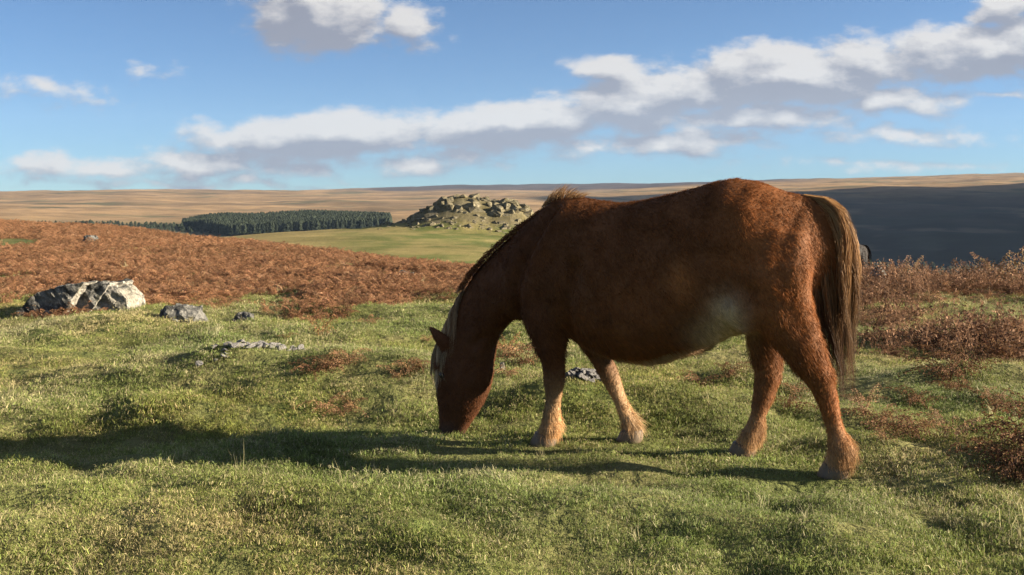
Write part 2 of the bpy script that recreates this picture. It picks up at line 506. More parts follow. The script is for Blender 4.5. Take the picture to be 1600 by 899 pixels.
def build_ground():
    u = np.concatenate([np.arange(-2600, -200, 60.0), np.arange(-200, 1800, 6.0), np.arange(1800, 4201, 60.0)])
    k = (u - CX) / F_PX
    rows = np.concatenate([np.arange(-40, 1.8, 1.4), np.exp(np.arange(math.log(2.0), math.log(25), 0.009)), np.exp(np.arange(math.log(25), math.log(7000), 0.014)), [7000.0]])
    w = np.where(rows > 2, rows, 2 + (2 - rows) * 0.9)
    X = k[None] * w[:, None]; Y = np.repeat(rows[:, None], len(u), 1)
    Z = height(X, Y)
    nr, nc = X.shape
    idx = np.arange(nr * nc).reshape(nr, nc)
    faces = np.stack([idx[:-1, :-1], idx[:-1, 1:], idx[1:, 1:], idx[1:, :-1]], -1).reshape(-1, 4)
    # soil and sward colours
    px = column(X, Y)
    n1, n2, n3 = noise2(X * 1.4, Y * 1.4, 31), noise2(X * 5, Y * 5, 32), fbm(X / 9, Y / 9, 33, 3)
    grass = lerp(np.array([.10, .125, .038]), np.array([.18, .165, .07]), np.clip(.5 + .6 * n1 + .35 * n2, 0, 1))
    brk = lerp(np.array([.16, .085, .042]), np.array([.26, .14, .07]), np.clip(.5 + .7 * n3, 0, 1))
    sad = lerp(np.array([.11, .125, .038]), np.array([.24, .20, .08]), np.clip(.45 + .8 * fbm(X / 14, Y / 30, 34, 4) + .7 * fbm(X / 3.5, Y / 9, 39, 3), 0, 1))
    sad = lerp(sad, np.array([.26, .20, .085]), np.clip(sstep(640, 420, px) * .8, 0, 1))
    strat = fbm(X / 520, Y / 160, 35, 5)
    moor = lerp(np.array([.17, .115, .06]), np.array([.31, .205, .105]), np.clip(.62 + .75 * strat, 0, 1))
    moor = lerp(moor, np.array([.085, .085, .045]), sstep(.42, .75, fbm(X / 300, Y / 130, 36, 4) + .12) * .8)
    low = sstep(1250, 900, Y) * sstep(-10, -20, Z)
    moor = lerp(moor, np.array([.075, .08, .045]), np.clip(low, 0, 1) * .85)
    cloud_shade = sstep(3050, 3300, Y) * sstep(480, 620, px) * (1 - sstep(1180, 1300, px))  # cloud shadow along the far skyline, painted into the moor colour
    moor = lerp(moor, np.array([.055, .045, .05]), cloud_shade * .9)
    vale = sstep(1050, 1200, px) * (1 - sstep(1700, 2100, Y))  # shaded valley side, painted darker than the sunlit moor
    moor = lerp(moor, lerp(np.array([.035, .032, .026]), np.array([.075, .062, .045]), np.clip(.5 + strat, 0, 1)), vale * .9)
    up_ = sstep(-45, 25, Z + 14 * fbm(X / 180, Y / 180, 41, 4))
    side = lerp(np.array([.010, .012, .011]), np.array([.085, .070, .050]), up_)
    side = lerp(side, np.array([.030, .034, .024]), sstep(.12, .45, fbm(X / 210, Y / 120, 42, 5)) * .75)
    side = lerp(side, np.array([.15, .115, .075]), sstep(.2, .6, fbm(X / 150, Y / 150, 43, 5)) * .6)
    edge = np.interp(px, [1150, 1300, 1420, 1600, 1800], [-62, -58, -48, -24, -10])          # dark woodland and shaded folds painted below this line
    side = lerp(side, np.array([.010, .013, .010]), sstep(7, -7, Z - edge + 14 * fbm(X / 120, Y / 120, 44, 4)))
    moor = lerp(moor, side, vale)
    C = grass
    cover = bracken_cover(X, Y)
    C = lerp(C, brk, cover * .92)
    past = np.interp(px, [-2600, 0, 200, 400, 560, 740, 900, 4200], [78, 76, 58, 38, 29, 24, 22, 30])
    C = lerp(C, sad, sstep(0, 6, Y - past))
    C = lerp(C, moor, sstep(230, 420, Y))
    tr = sstep(.6, 2.0, tor_shape(X, Y)) * sstep(120, 160, Y)
    C = lerp(C, lerp(np.array([.10, .085, .04]), np.array([.17, .145, .085]), np.clip(.5 + noise2(X * .7, Y * .7, 37), 0, 1)), tr)
    hgt = np.stack([X, Y, Z], -1).reshape(-1, 3)
    m, T, b = mat_new('moorland_ground')
    geo = T.n('ShaderNodeNewGeometry').outputs['Position']
    fine = T.noise(geo, 30, 4, .7)
    mid = T.noise(geo, 1.7, 5, .65)
    big = T.noise(T.vmath('MULTIPLY', geo, (0.013, 0.013, 0.02)), 1.0, 8, .68)
    c = attr(T, 'col')
    c = T.mix(1.0, c, T.ramp(fine, .2, .8, .65, 1.35, False), 'MULTIPLY')
    c = T.mix(1.0, c, T.ramp(mid, .25, .75, .72, 1.28, False), 'MULTIPLY')
    c = T.mix(1.0, c, T.ramp(big, .3, .7, .62, 1.38, False), 'MULTIPLY')
    T.put(b.inputs['Base Color'], c)
    b.inputs['Roughness'].default_value = .95
    b.inputs['Specular IOR Level'].default_value = .05
    bump = T.n('ShaderNodeBump'); bump.inputs['Strength'].default_value = .9; bump.inputs['Distance'].default_value = .05
    T.put(bump.inputs['Height'], T.math('ADD', T.noise(geo, 9, 5, .7), T.math('MULTIPLY', mid, 3.0)))
    T.l.new(bump.outputs[0], b.inputs['Normal'])
    link('ground', mesh_from('ground', hgt, faces, [m], True, C.reshape(-1, 3)), kind='structure')


build_ground()


# ------------------------------------------------------------------ pony
def p2l(px, row, t=0.0):
    """photo pixel on the pony's plane at sideways offset t -> (s forward, t left, z up) in the pony's own frame"""
    k = (np.asarray(px, float) - CX) / F_PX
    s = (k * (PA[1] + t * PL[1]) - PA[0] - t * PL[0]) / (PF[0] - k * PF[1])
    y = PA[1] + s * PF[1] + t * PL[1]
    return np.array([s, np.broadcast_to(t, np.shape(s)) * 1.0, EYE - (np.asarray(row, float) - HZ) / F_PX * y])


def resample(keys, n):
    """smooth curve through the given rows (Catmull-Rom)"""
    K = np.asarray(keys, float)
    t = np.linspace(0, len(K) - 1, n)
    i = np.clip(t.astype(int), 0, len(K) - 2); f = (t - i)[:, None]
    g = lambda j: K[np.clip(j, 0, len(K) - 1)]
    a, b, c, d = g(i - 1), g(i), g(i + 1), g(i + 2)
    return .5 * ((2 * b) + (c - a) * f + (2 * a - 5 * b + 4 * c - d) * f * f + (3 * b - a - 3 * c + d) * f ** 3)


def loft(rings):
    """rings (R,K,3) -> closed tube with capped ends"""
    R, K, _ = rings.shape
    V = np.concatenate([rings.reshape(-1, 3), rings[0].mean(0)[None], rings[-1].mean(0)[None]])
    idx = np.arange(R * K).reshape(R, K)
    nx = np.roll(idx, -1, 1)
    Q = np.stack([idx[:-1], nx[:-1], nx[1:], idx[1:]], -1).reshape(-1, 4)
    c0 = np.stack([nx[0], idx[0], np.full(K, R * K)], -1)
    c1 = np.stack([idx[-1], nx[-1], np.full(K, R * K + 1)], -1)
    return V, Q, np.concatenate([c0, c1])


def section_loft(keys, n, egg=0.0, power=1.0, K=36):
    """keys: (s_top, z_top, s_bottom, z_bottom, half width); sections lie in the plane through the two points and the sideways axis"""
    S = resample(keys, n)
    th = np.linspace(0, 2 * np.pi, K, endpoint=False)
    c, sn = np.cos(th), np.sin(th)
    c = np.sign(c) * np.abs(c) ** power; sn = np.sign(sn) * np.abs(sn) ** power
    mid = (S[:, 0:2] + S[:, 2:4]) / 2; half = (S[:, 0:2] - S[:, 2:4]) / 2
    lat = S[:, 4:5] * c[None] * (1 - egg * sn[None])
    sz = mid[:, None] + half[:, None] * sn[None, :, None]
    return loft(np.stack([sz[..., 0], lat, sz[..., 1]], -1))


def leg_loft(keys, n=26, K=18):
    """keys: (s, t, z, radius along, radius across)"""
    S = resample(keys, n)
    th = np.linspace(0, 2 * np.pi, K, endpoint=False)
    r = np.stack([S[:, 0:1] + S[:, 3:4] * np.cos(th), S[:, 1:2] + S[:, 4:5] * np.sin(th), np.repeat(S[:, 2:3], K, 1)], -1)
    return loft(r)


def pony_body_mesh():
    parts = []
    up, dn = 5, 5          # the coat stands off the skin by about this many photo pixels
    trunk = [(1296, 352, 430, .07), (1278, 322, 470, .115), (1250, 303, 500, .17), (1215, 289, 515, .218), (1180, 279, 522, .245), (1140, 276, 530, .255), (1085, 289, 556, .275),
             (1020, 306, 573, .29), (960, 312, 562, .285), (910, 305, 538, .25), (870, 308, 514, .21), (835, 335, 502, .18), (805, 368, 503, .145), (790, 405, 478, .08)]
    keys = []
    for px, a, b, hw in trunk:
        A, B = p2l(px, a + up), p2l(px, b - dn)
        keys.append((A[0], A[2], B[0], B[2], hw - .012))
    parts.append(section_loft(keys, 60, egg=.14, power=.93))
    neck = [((884, 312), (850, 480), .15), ((850, 330), (818, 494), .145), ((815, 354), (797, 506), .125), ((775, 388), (786, 522), .108), ((742, 424), (776, 540), .096), ((716, 466), (772, 560), .085),
            ((699, 505), (770, 580), .078)]
    keys = []
    for (ax, ay), (bx, by), hw in neck:
        A, B = p2l(ax + 4, ay + 4), p2l(bx - 3, by - 3)
        keys.append((A[0], A[2], B[0], B[2], hw))
    parts.append(section_loft(keys, 36, egg=.22))
    head = [((704, 500), (760, 540), .06), ((690, 522), (768, 562), .078), ((684, 548), (771, 582), .087), ((682, 575), (769, 598), .088), ((683, 602), (764, 615), .078), ((685, 632), (751, 639), .062),
            ((686, 656), (737, 661), .047), ((686, 674), (727, 680), .046), ((688, 688), (724, 691), .042), ((694, 697), (719, 699), .032), ((699, 701), (714, 702), .018)]
    keys = []
    for (ax, ay), (bx, by), hw in head:
        A, B = p2l(ax + 2, ay), p2l(bx - 2, by)
        keys.append((A[0], A[2], B[0], B[2], hw))
    parts.append(section_loft(keys, 44, egg=-.06, power=.9))
    def leg(rows, scale):
        ks = []
        for px, row, t, r, rw in rows:
            q = p2l(px, row, t)
            ks.append((q[0], t, q[2], r, rw))
        parts.append(leg_loft(ks))
    leg([(846, 400, .10, .12, .055), (846, 450, .125, .125, .065), (852, 500, .13, .11, .072), (861, 545, .125, .064, .062), (866, 575, .12, .050, .050), (866, 600, .115, .046, .046), (864, 625, .112, .032, .034),
         (862, 650, .111, .034, .036), (861, 668, .111, .044, .044), (855, 682, .111, .043, .044), (851, 692, .111, .047, .048)], 1)
    leg([(890, 430, -.10, .11, .055), (905, 490, -.125, .10, .07), (926, 540, -.125, .062, .062), (945, 572, -.12, .052, .05), (956, 597, -.118, .045, .044), (967, 623, -.117, .031, .034), (978, 648, -.117, .033, .036),
         (985, 668, -.117, .041, .042), (986, 681, -.117, .041, .043), (985, 690, -.117, .046, .047)], 1)
    leg([(1215, 380, -.10, .17, .08), (1205, 450, -.125, .16, .095), (1198, 510, -.125, .10, .08), (1198, 555, -.11, .063, .06), (1200, 588, -.10, .056, .05), (1193, 617, -.092, .043, .043), (1186, 645, -.087, .032, .036),
         (1178, 670, -.086, .040, .041), (1171, 686, -.086, .046, .046), (1165, 698, -.086, .045, .046), (1161, 707, -.086, .050, .050)], 1)
    leg([(1200, 360, .11, .155, .07), (1200, 420, .138, .165, .105), (1209, 475, .138, .15, .10), (1238, 525, .125, .108, .085), (1263, 567, .11, .078, .065), (1280, 596, .10, .060, .052), (1291, 622, .092, .045, .043),
         (1300, 655, .085, .034, .036), (1308, 682, .083, .038, .04), (1316, 702, .083, .052, .050), (1308, 722, .083, .046, .047), (1303, 738, .083, .051, .050)], 1)
    # breast and stifle fullness
    for px, row, t, r in [(812, 440, .07, .10), (812, 440, -.07, .10), (1165, 470, .17, .10), (1165, 470, -.17, .10)]:
        q = p2l(px, row, t)
        th = np.linspace(.05, np.pi - .05, 14)
        rings = np.array([[(q[0] + r * math.sin(a) * math.cos(f), q[1] + r * .75 * math.sin(a) * math.sin(f), q[2] + 1.25 * r * math.cos(a)) for f in np.linspace(0, 2 * np.pi, 18, endpoint=False)] for a in th])
        parts.append(loft(rings[::-1]))
    # dock of the tail, ears, brow over each eye
    def tube(pts, K=12):
        P = resample(pts, 16)
        T_ = np.gradient(P[:, :3], axis=0); T_ /= np.linalg.norm(T_, axis=1, keepdims=True)
        a = np.cross(T_, [0, 1, 0]); a /= np.linalg.norm(a, axis=1, keepdims=True) + 1e-9
        b = np.cross(T_, a)
        th = np.linspace(0, 2 * np.pi, K, endpoint=False)
        parts.append(loft(P[:, None, :3] + P[:, 3][:, None, None] * a[:, None] * np.cos(th)[None, :, None] + P[:, 4][:, None, None] * b[:, None] * np.sin(th)[None, :, None]))
    d = [p2l(*q) for q in [(1240, 318), (1265, 325), (1290, 355), (1300, 410), (1305, 460)]]
    tube([(*q, r, r) for q, r in zip(d, (.04, .04, .036, .028, .015))])
    for sgn in (1, -1):
        b0, b1, b2, b3 = p2l(704, 550, .06 * sgn), p2l(696, 539, .078 * sgn), p2l(684, 524, .092 * sgn), p2l(671, 511, .10 * sgn)
        tube([(*b0, .030, .024), (*b1, .036, .022), (*b2, .026, .016), (*b3, .008, .008)])
        e = p2l(690, 578, .06 * sgn)
        tube([(e[0] + .03, e[1], e[2] + .03, .016, .016), (e[0] + .012, e[1] + .010 * sgn, e[2] + .012, .020, .018), (e[0] - .02, e[1], e[2] + .01, .014, .014)])
    Vs, Fs, n = [], [], 0
    for V, Q, Tn in parts:
        Vs.append(V); Fs += [Q + n, Tn + n]; n += len(V)
    me = mesh_from('pony_body_raw', np.concatenate(Vs), Fs)
    o = bpy.data.objects.new('pony_body_raw', me); COL.objects.link(o)
    rm = o.modifiers.new('r', 'REMESH'); rm.mode = 'VOXEL'; rm.voxel_size = .0095
    sm = o.modifiers.new('s', 'SMOOTH'); sm.factor = .5; sm.iterations = 9
    bpy.context.view_layer.update()
    ev = o.evaluated_get(bpy.context.evaluated_depsgraph_get())
    out = bpy.data.meshes.new_from_object(ev)
    out.name = 'pony_body'
    bpy.data.objects.remove(o); bpy.data.meshes.remove(me)
    # muscle and joint relief: (pixel polyline, height, half width)
    nv = len(out.vertices)
    co = np.empty(nv * 3, np.float32); out.vertices.foreach_get('co', co); co = co.reshape(-1, 3).astype(float)
    no = np.empty(nv * 3, np.float32); out.vertices.foreach_get('normal', no); no = no.reshape(-1, 3)
    disp = np.zeros(nv)
    for pts, h, w in [([(860, 326), (828, 390), (802, 450), (806, 492)], -.032, .034), ([(894, 538), (893, 480), (908, 415)], -.026, .040), ([(872, 330), (842, 400), (832, 450)], .018, .05),
                      ([(1152, 410), (1150, 440)], -.018, .075), ([(1162, 508), (1178, 455)], -.016, .032), ([(1238, 330), (1226, 420), (1256, 520)], -.010, .03), ([(1140, 322), (1160, 325)], .014, .05),
                      ([(742, 560), (752, 590)], .010, .045), ([(776, 540), (742, 532), (728, 545)], -.012, .022), ([(704, 596), (712, 645)], .007, .018), ([(728, 640), (716, 672)], -.007, .02),
                      ([(1020, 520), (940, 500)], .010, .10)]:
        Q = np.array([p2l(px, row, .15) for px, row in pts])[:, [0, 2]]
        d = np.full(nv, 9.0)
        for p0, p1 in zip(Q[:-1], Q[1:]):
            v = p1 - p0; L = v @ v + 1e-9
            u = np.clip(((co[:, [0, 2]] - p0) @ v) / L, 0, 1)
            d = np.minimum(d, np.hypot(*(co[:, [0, 2]] - (p0 + u[:, None] * v)).T))
        disp += h * np.exp(-(d / w) ** 2) * sstep(.03, .08, np.abs(co[:, 1])) * sstep(.2, .7, np.abs(no[:, 1]))
    disp += .004 * fbm(co[:, 0] * 7, co[:, 2] * 7 + co[:, 1] * 4, 52, 3)
    out.vertices.foreach_set('co', (co + no * disp[:, None]).astype(np.float32).ravel())
    out.update()
    out.polygons.foreach_set('use_smooth', np.ones(len(out.polygons), bool))
    return out


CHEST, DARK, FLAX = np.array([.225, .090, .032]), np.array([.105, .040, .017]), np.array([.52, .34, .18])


def coat_colour(P):
    """pigment over the pony's own frame"""
    s, t, z = P[:, 0], P[:, 1], P[:, 2]
    n = fbm(s * 5, z * 5 + t * 3, 51, 3)
    c = lerp(CHEST[None], CHEST[None] * np.array([1.35, 1.3, 1.2]), np.clip(.4 + .6 * n, 0, 1))
    c = c * (1 - .42 * sstep(.05, .35, s) * (1 - .35 * np.exp(-((s - .55) / .16) ** 2 - ((z - .6) / .2) ** 2)))[:, None]      # shade painted into the coat from the flank forward
    c = lerp(c, DARK[None], .7 * sstep(.86, 1.15, s + .1 * (1 - z)) )              # shade of the neck and head painted in
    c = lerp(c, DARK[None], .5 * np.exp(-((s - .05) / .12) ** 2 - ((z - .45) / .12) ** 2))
    front, hind = s > .45, s <= .45
    legz = np.where(front, sstep(.36, .14, z), sstep(.25, .06, z))
    legz = legz * (s < 1.14)
    c = lerp(c, FLAX[None] * np.clip(1 + .5 * n, .6, 1.3)[:, None], legz * np.where(front, .85, .7))
    b0, b00 = p2l(1138, 495, .2), p2l(1110, 530, .18)
    pale = 1.0 * np.exp(-((s - b0[0]) / .065) ** 2 - ((z - b0[2]) / .085) ** 2) + .75 * np.exp(-((s - b00[0]) / .08) ** 2 - ((z - b00[2]) / .07) ** 2) + .5 * sstep(.52, .42, z) * np.exp(-((s - .5) / .25) ** 2) * (np.abs(t) < .15)
    c = lerp(c, np.array([.60, .50, .35])[None], np.clip(pale * (1 + .25 * n), 0, 1) * .92)
    b1 = p2l(1062, 438, .26)
    c = lerp(c, np.array([.46, .20, .07])[None], .75 * np.exp(-((s - b1[0]) / .05) ** 2 - ((z - b1[2]) / .07) ** 2))
    mz = p2l(708, 690, 0)
    c = lerp(c, np.array([.075, .055, .045])[None], .9 * sstep(.12, .04, np.hypot(s - mz[0], z - mz[2])))
    for q, rad in ((p2l(694, 684, .035), .013), (p2l(692, 690, .035), .010), (p2l(712, 692, .03), .008), (p2l(706, 697, .02), .012), (p2l(718, 688, .03), .007)):      # nostril, mouth
        c = lerp(c, np.array([.012, .009, .008])[None], .9 * np.exp(-((s - q[0]) ** 2 + (z - q[2]) ** 2) / rad ** 2))
    return np.clip(c, .004, .8)


def sample_mesh(me, n, r):
    me.calc_loop_triangles()
    nt = len(me.loop_triangles)
    tri = np.empty(nt * 3, np.int32); me.loop_triangles.foreach_get('vertices', tri); tri = tri.reshape(-1, 3)
    co = np.empty(len(me.vertices) * 3, np.float32); me.vertices.foreach_get('co', co); co = co.reshape(-1, 3)
    no = np.empty(len(me.vertices) * 3, np.float32); me.vertices.foreach_get('normal', no); no = no.reshape(-1, 3)
    a, b, c = co[tri[:, 0]], co[tri[:, 1]], co[tri[:, 2]]
    ar = np.linalg.norm(np.cross(b - a, c - a), axis=1)
    k = r.choice(nt, n, p=ar / ar.sum())
    u, v = r.random(n), r.random(n)
    fl = u + v > 1; u[fl], v[fl] = 1 - u[fl], 1 - v[fl]
    w = 1 - u - v
    P = a[k] * w[:, None] + b[k] * u[:, None] + c[k] * v[:, None]
    N = no[tri[k, 0]] * w[:, None] + no[tri[k, 1]] * u[:, None] + no[tri[k, 2]] * v[:, None]
    return P, N / (np.linalg.norm(N, axis=1, keepdims=True) + 1e-9)


def coat_strands(body, n, length=1.0, width=.0018):
    r = np.random.default_rng(5)
    P, N = sample_mesh(body, n, r)
    s, t, z = P.T
    head = (s > 1.18) & (z < .75)
    legs = (z < .38) & ~head
    flow = np.zeros_like(P)
    flow[:, 0] = -.55; flow[:, 2] = -.75
    flow[legs] = (-.25, 0, -1.0)
    flow[head] = (-.1, 0, -1.0)
    flow = flow - N * np.sum(flow * N, 1, keepdims=True)
    flow /= np.linalg.norm(flow, axis=1, keepdims=True) + 1e-6
    sw = .35 * np.stack([noise2(s * 9, z * 9, 61), noise2(s * 9, z * 9, 62), noise2(s * 9, z * 9, 63)], 1)
    flow = flow + sw + .22 * r.normal(size=P.shape)
    L = np.full(n, .021)
    L = np.where(z > 1.0, .020, L)
    L = L + .012 * sstep(.6, .45, z) * (~head)
    L = np.where(legs, .016 + .014 * sstep(.20, .08, z), L)
    L = np.where(head, .012 + .006 * (z > .5), L)
    mz = p2l(708, 690, 0)
    L = np.where(np.hypot(s - mz[0], z - mz[2]) < .06, .006, L)
    # feather at the back of the fetlocks
    L = np.where(legs & (z > .05) & (z < .17) & (N[:, 0] < -.1), L * 1.9, L)
    L = L * r.uniform(.65, 1.25, n) * length * np.clip(1 + .5 * noise2(s * 18, z * 18 + t * 10, 64), .6, 1.5)
    L = np.where(z < .05, L * .5, L)
    lift = r.uniform(.12, .42, n)[:, None]
    p1 = P + (N * lift + flow * .55) * L[:, None] * .55
    p2 = p1 + (N * lift * .25 + flow * .8 + np.array([0, 0, -.15])) * L[:, None] * .6
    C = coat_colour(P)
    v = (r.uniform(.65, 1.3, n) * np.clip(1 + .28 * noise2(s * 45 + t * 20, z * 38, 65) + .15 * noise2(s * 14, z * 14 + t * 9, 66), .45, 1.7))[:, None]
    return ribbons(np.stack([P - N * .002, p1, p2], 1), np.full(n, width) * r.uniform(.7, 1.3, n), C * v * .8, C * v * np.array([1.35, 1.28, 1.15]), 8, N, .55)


def strand_set(curves, cols, n, r, K=12, width=.003, spread=.006):
    """curves: function(n, K) -> (n,K,3)"""
    P = curves(n, K)
    jit = np.cumsum(r.normal(scale=spread, size=P.shape) * np.linspace(0, 1, K)[None, :, None], axis=1) * .35
    return ribbons(P + jit, width * r.uniform(.7, 1.3, n), cols[0], cols[1], 11)


def poly_at(poly, f):
    """point on a polyline of pixels at fractions f (arc length)"""
    Q = np.asarray(poly, float)
    L = np.concatenate([[0], np.cumsum(np.hypot(*np.diff(Q, axis=0).T))]); L /= L[-1]
    return np.interp(f, L, Q[:, 0]), np.interp(f, L, Q[:, 1])


TAIL_OUT = [(1256, 304), (1290, 309), (1313, 325), (1326, 354), (1332, 383), (1337, 441), (1337, 493), (1332, 560), (1330, 632)]
TAIL_IN = [(1250, 312), (1262, 345), (1269, 395), (1272, 452), (1277, 510), (1292, 557), (1306, 591), (1318, 640)]


def tail_strands(n):
    r = np.random.default_rng(15)
    nl = 90
    lock = r.integers(0, nl, n)
    la, lt = r.random(nl) ** 1.05, r.normal(scale=.028, size=nl)
    lamp, lfr, lph = r.uniform(3, 9, nl), r.uniform(5, 11, nl), r.uniform(0, 6.3, nl)
    lend = r.uniform(.62, 1.0, nl)
    a = np.clip(la[lock] + r.normal(0, .035, n), 0, 1.04); t = lt[lock] + r.normal(0, .009, n)
    end = np.clip(lend[lock] * r.uniform(.72, 1.03, n), .2, 1)
    f = np.linspace(0, 1, 16)[None] * end[:, None]
    ix, iy = poly_at(TAIL_IN, f); ox, oy = poly_at(TAIL_OUT, f)
    wob = (lamp[lock] * r.uniform(.7, 1.3, n))[:, None] * np.sin(f * lfr[lock][:, None] + lph[lock][:, None] + r.normal(0, .25, n)[:, None]) * np.minimum(1, f * 2.0)
    frz = r.normal(0, 1.3, f.shape) * (.4 + f)
    fly = r.random(n) < .16                          # short flyaway hair round the dock
    a = np.where(fly, r.uniform(.75, 1.0, n), a)
    f = np.where(fly[:, None], f * r.uniform(.2, .55, n)[:, None], f)
    ix, iy = poly_at(TAIL_IN, f); ox, oy = poly_at(TAIL_OUT, f)
    frz = frz + np.where(fly, r.uniform(0, 9, n), 0)[:, None] * np.linspace(0, 1, 16)[None] ** 1.5
    px, py = ix + (ox - ix) * a[:, None] + wob + frz, iy + (oy - iy) * a[:, None]
    tt = -.02 + .05 * np.clip(.5 - a, 0, 1)[:, None] + t[:, None] * np.minimum(1, .35 + f * 1.6)
    P = np.moveaxis(p2l(px, py, tt), 0, -1)
    P[..., 1] = tt
    blond, tan, dark = np.array([.56, .36, .18]), np.array([.38, .18, .065]), np.array([.030, .016, .013])
    kind = np.clip(.15 + .75 * r.random(nl) ** 1.6 + .15 * (la > .5) + .35 * (la < .3), 0, 1)
    root = lerp(tan[None], blond[None], kind[lock]) * r.uniform(.7, 1.25, n)[:, None]
    dk = np.clip(1.4 - .45 * la + r.normal(0, .22, nl), 0, 1)
    tip = lerp(root, dark[None], dk[lock])
    inner = ((la < .62) & (r.random(nl) < .5))[lock]
    root = np.where(inner[:, None], lerp(root, dark[None], np.full(n, .12)), root)
    return ribbons(P, .0026 * r.uniform(.5, 1.4, n), root, tip, 16, None, .7, np.where(inner, .9, 1.35))


def mane_strands(n):
    r = np.random.default_rng(25)
    crest = [(905, 303), (880, 309), (850, 326), (815, 350), (775, 384), (742, 420), (716, 462), (702, 496), (697, 515)]
    f = r.uniform(.12, 1, n)
    px, py = poly_at(crest, f)
    root = np.moveaxis(p2l(px, py + 6, 0.0), 0, -1)
    near = (r.random(n) < np.where(f > .76, .6, .35))
    sg = np.where(near, 1.0, -1.0)
    L = np.where(near, np.where(f > .76, .27, .04), np.where(f > .70, .2, .045)) * r.uniform(.6, 1.15, n)
    wither = f < .10
    L = np.where(wither, .075 * r.uniform(.25, 1.1, n) * np.clip(1 - np.abs(f - .07) / .05, .15, 1), L)
    drop = wither & (r.random(n) < .35)
    K = 11
    q = np.linspace(0, 1, K)[None, :, None]
    rise = np.stack([np.full(n, .012), sg * .03, .013 * r.uniform(.3, 1.4, n)], 1)
    rise[wither] = np.stack([r.normal(-.3, .25, wither.sum()) * .04, r.normal(0, .014, wither.sum()), .05 * np.clip(1 - np.abs(f[wither] - .055) / .055, .15, 1) * r.uniform(.4, 1.1, wither.sum())], 1)
    # hair falls along the neck, hugging its side
    fall = np.stack([np.where(f > .76, -.02, .10), sg * (.16 + .12 * (1 - f)), np.full(n, -1.0)], 1)
    fall[wither] = np.stack([r.normal(-.75, .25, wither.sum()), r.normal(0, .25, wither.sum()), r.normal(.45, .2, wither.sum())], 1)
    fall /= np.linalg.norm(fall, axis=1, keepdims=True)
    side = sg * .02 * r.random(n)
    P = root[:, None] + rise[:, None] * np.minimum(1, q * 2.5) + fall[:, None] * L[:, None, None] * q ** 1.15
    P[:, :, 1] += side[:, None]
    P[..., 0] += .012 * np.sin(q[..., 0] * 5 + r.uniform(0, 6, n)[:, None]) * q[..., 0]
    dark, blond, gold = np.array([.15, .062, .026]), np.array([.58, .46, .30]), np.array([.46, .27, .12])
    w = sstep(.70, .84, f) * np.clip(.6 + .9 * noise2(f * 60, sg * 3.3, 73), 0, 1)
    C = lerp(dark[None], blond[None], w)
    C = lerp(C, gold[None], sstep(.16, .08, f))
    C = C * r.uniform(.7, 1.3, n)[:, None]
    return ribbons(P, .0032 * r.uniform(.6, 1.4, n), C, np.clip(C * 1.25, 0, .8), 26)


def withers_tuft(n):
    """wispy hair standing up at the top of the withers and swept back"""
    r = np.random.default_rng(45)
    u = r.random(n)
    rx, ry = poly_at([(846, 322), (862, 313), (880, 308), (912, 306)], u)
    up = np.interp(u, [0, .2, .42, .7, 1], [10, 24, 27, 12, 4]) * r.uniform(.35, 1.05, n)
    bk = np.interp(u, [0, .2, .42, .7, 1], [20, 18, 15, 16, 14]) * r.uniform(.4, 1.3, n)
    q = np.linspace(0, 1, 7)[None]
    px = rx[:, None] + bk[:, None] * q ** 1.6 + r.normal(0, 1.2, n)[:, None] * q
    py = ry[:, None] + 3 - (up[:, None] + 3) * q ** .8
    tt = r.normal(0, .02, n)[:, None] * (1 + .4 * q)
    P = np.moveaxis(p2l(px, py, tt), 0, -1); P[..., 1] = tt
    C = lerp(np.array([.22, .10, .04])[None], np.array([.50, .33, .17])[None], r.random(n)) * r.uniform(.7, 1.2, n)[:, None]
    return ribbons(P, .0024 * r.uniform(.6, 1.3, n), C * .7, C * 1.1, 46)


def forelock_strands(n):
    r = np.random.default_rng(35)
    a = r.random(n) ** 2.2
    A = [(698, 512), (684, 530), (674, 556), (672, 585), (680, 606)]
    B = [(702, 520), (697, 545), (690, 565), (691, 585), (699, 600)]
    end = r.uniform(.6, 1, n)
    f = np.linspace(0, 1, 11)[None] * end[:, None]
    ix, iy = poly_at(A, f); ox, oy = poly_at(B, f)
    px, py = ix + (ox - ix) * a[:, None], iy + (oy - iy) * a[:, None]
    tt = (-.05 + .15 * a + r.normal(0, .012, n))[:, None] * np.minimum(1, .3 + 1.5 * f)
    P = np.moveaxis(p2l(px, py, tt), 0, -1); P[..., 1] = tt
    C = np.array([.42, .32, .20])[None] * r.uniform(.4, 1.25, n)[:, None]
    return ribbons(P, .003 * r.uniform(.6, 1.4, n), C * .7, C, 36)


def hoof_mesh():
    ks = [(.004, 0, .055, .046, .044), (.0, 0, .03, .054, .050), (-.0, 0, 0.006, .058, .053), (0, 0, -.006, .056, .051)]
    V, Q, Tn = leg_loft(ks, 8, 20)
    V[:, 0] += (0.055 - V[:, 2]) * .35      # the wall slopes forward to the toe
    return V, Q, Tn


def eye_mesh(r=.016):
    bm = bmesh.new(); bmesh.ops.create_uvsphere(bm, u_segments=16, v_segments=10, radius=r)
    me = bpy.data.meshes.new('eye'); bm.to_mesh(me); bm.free()
    me.polygons.foreach_set('use_smooth', np.ones(len(me.polygons), bool))
    return me


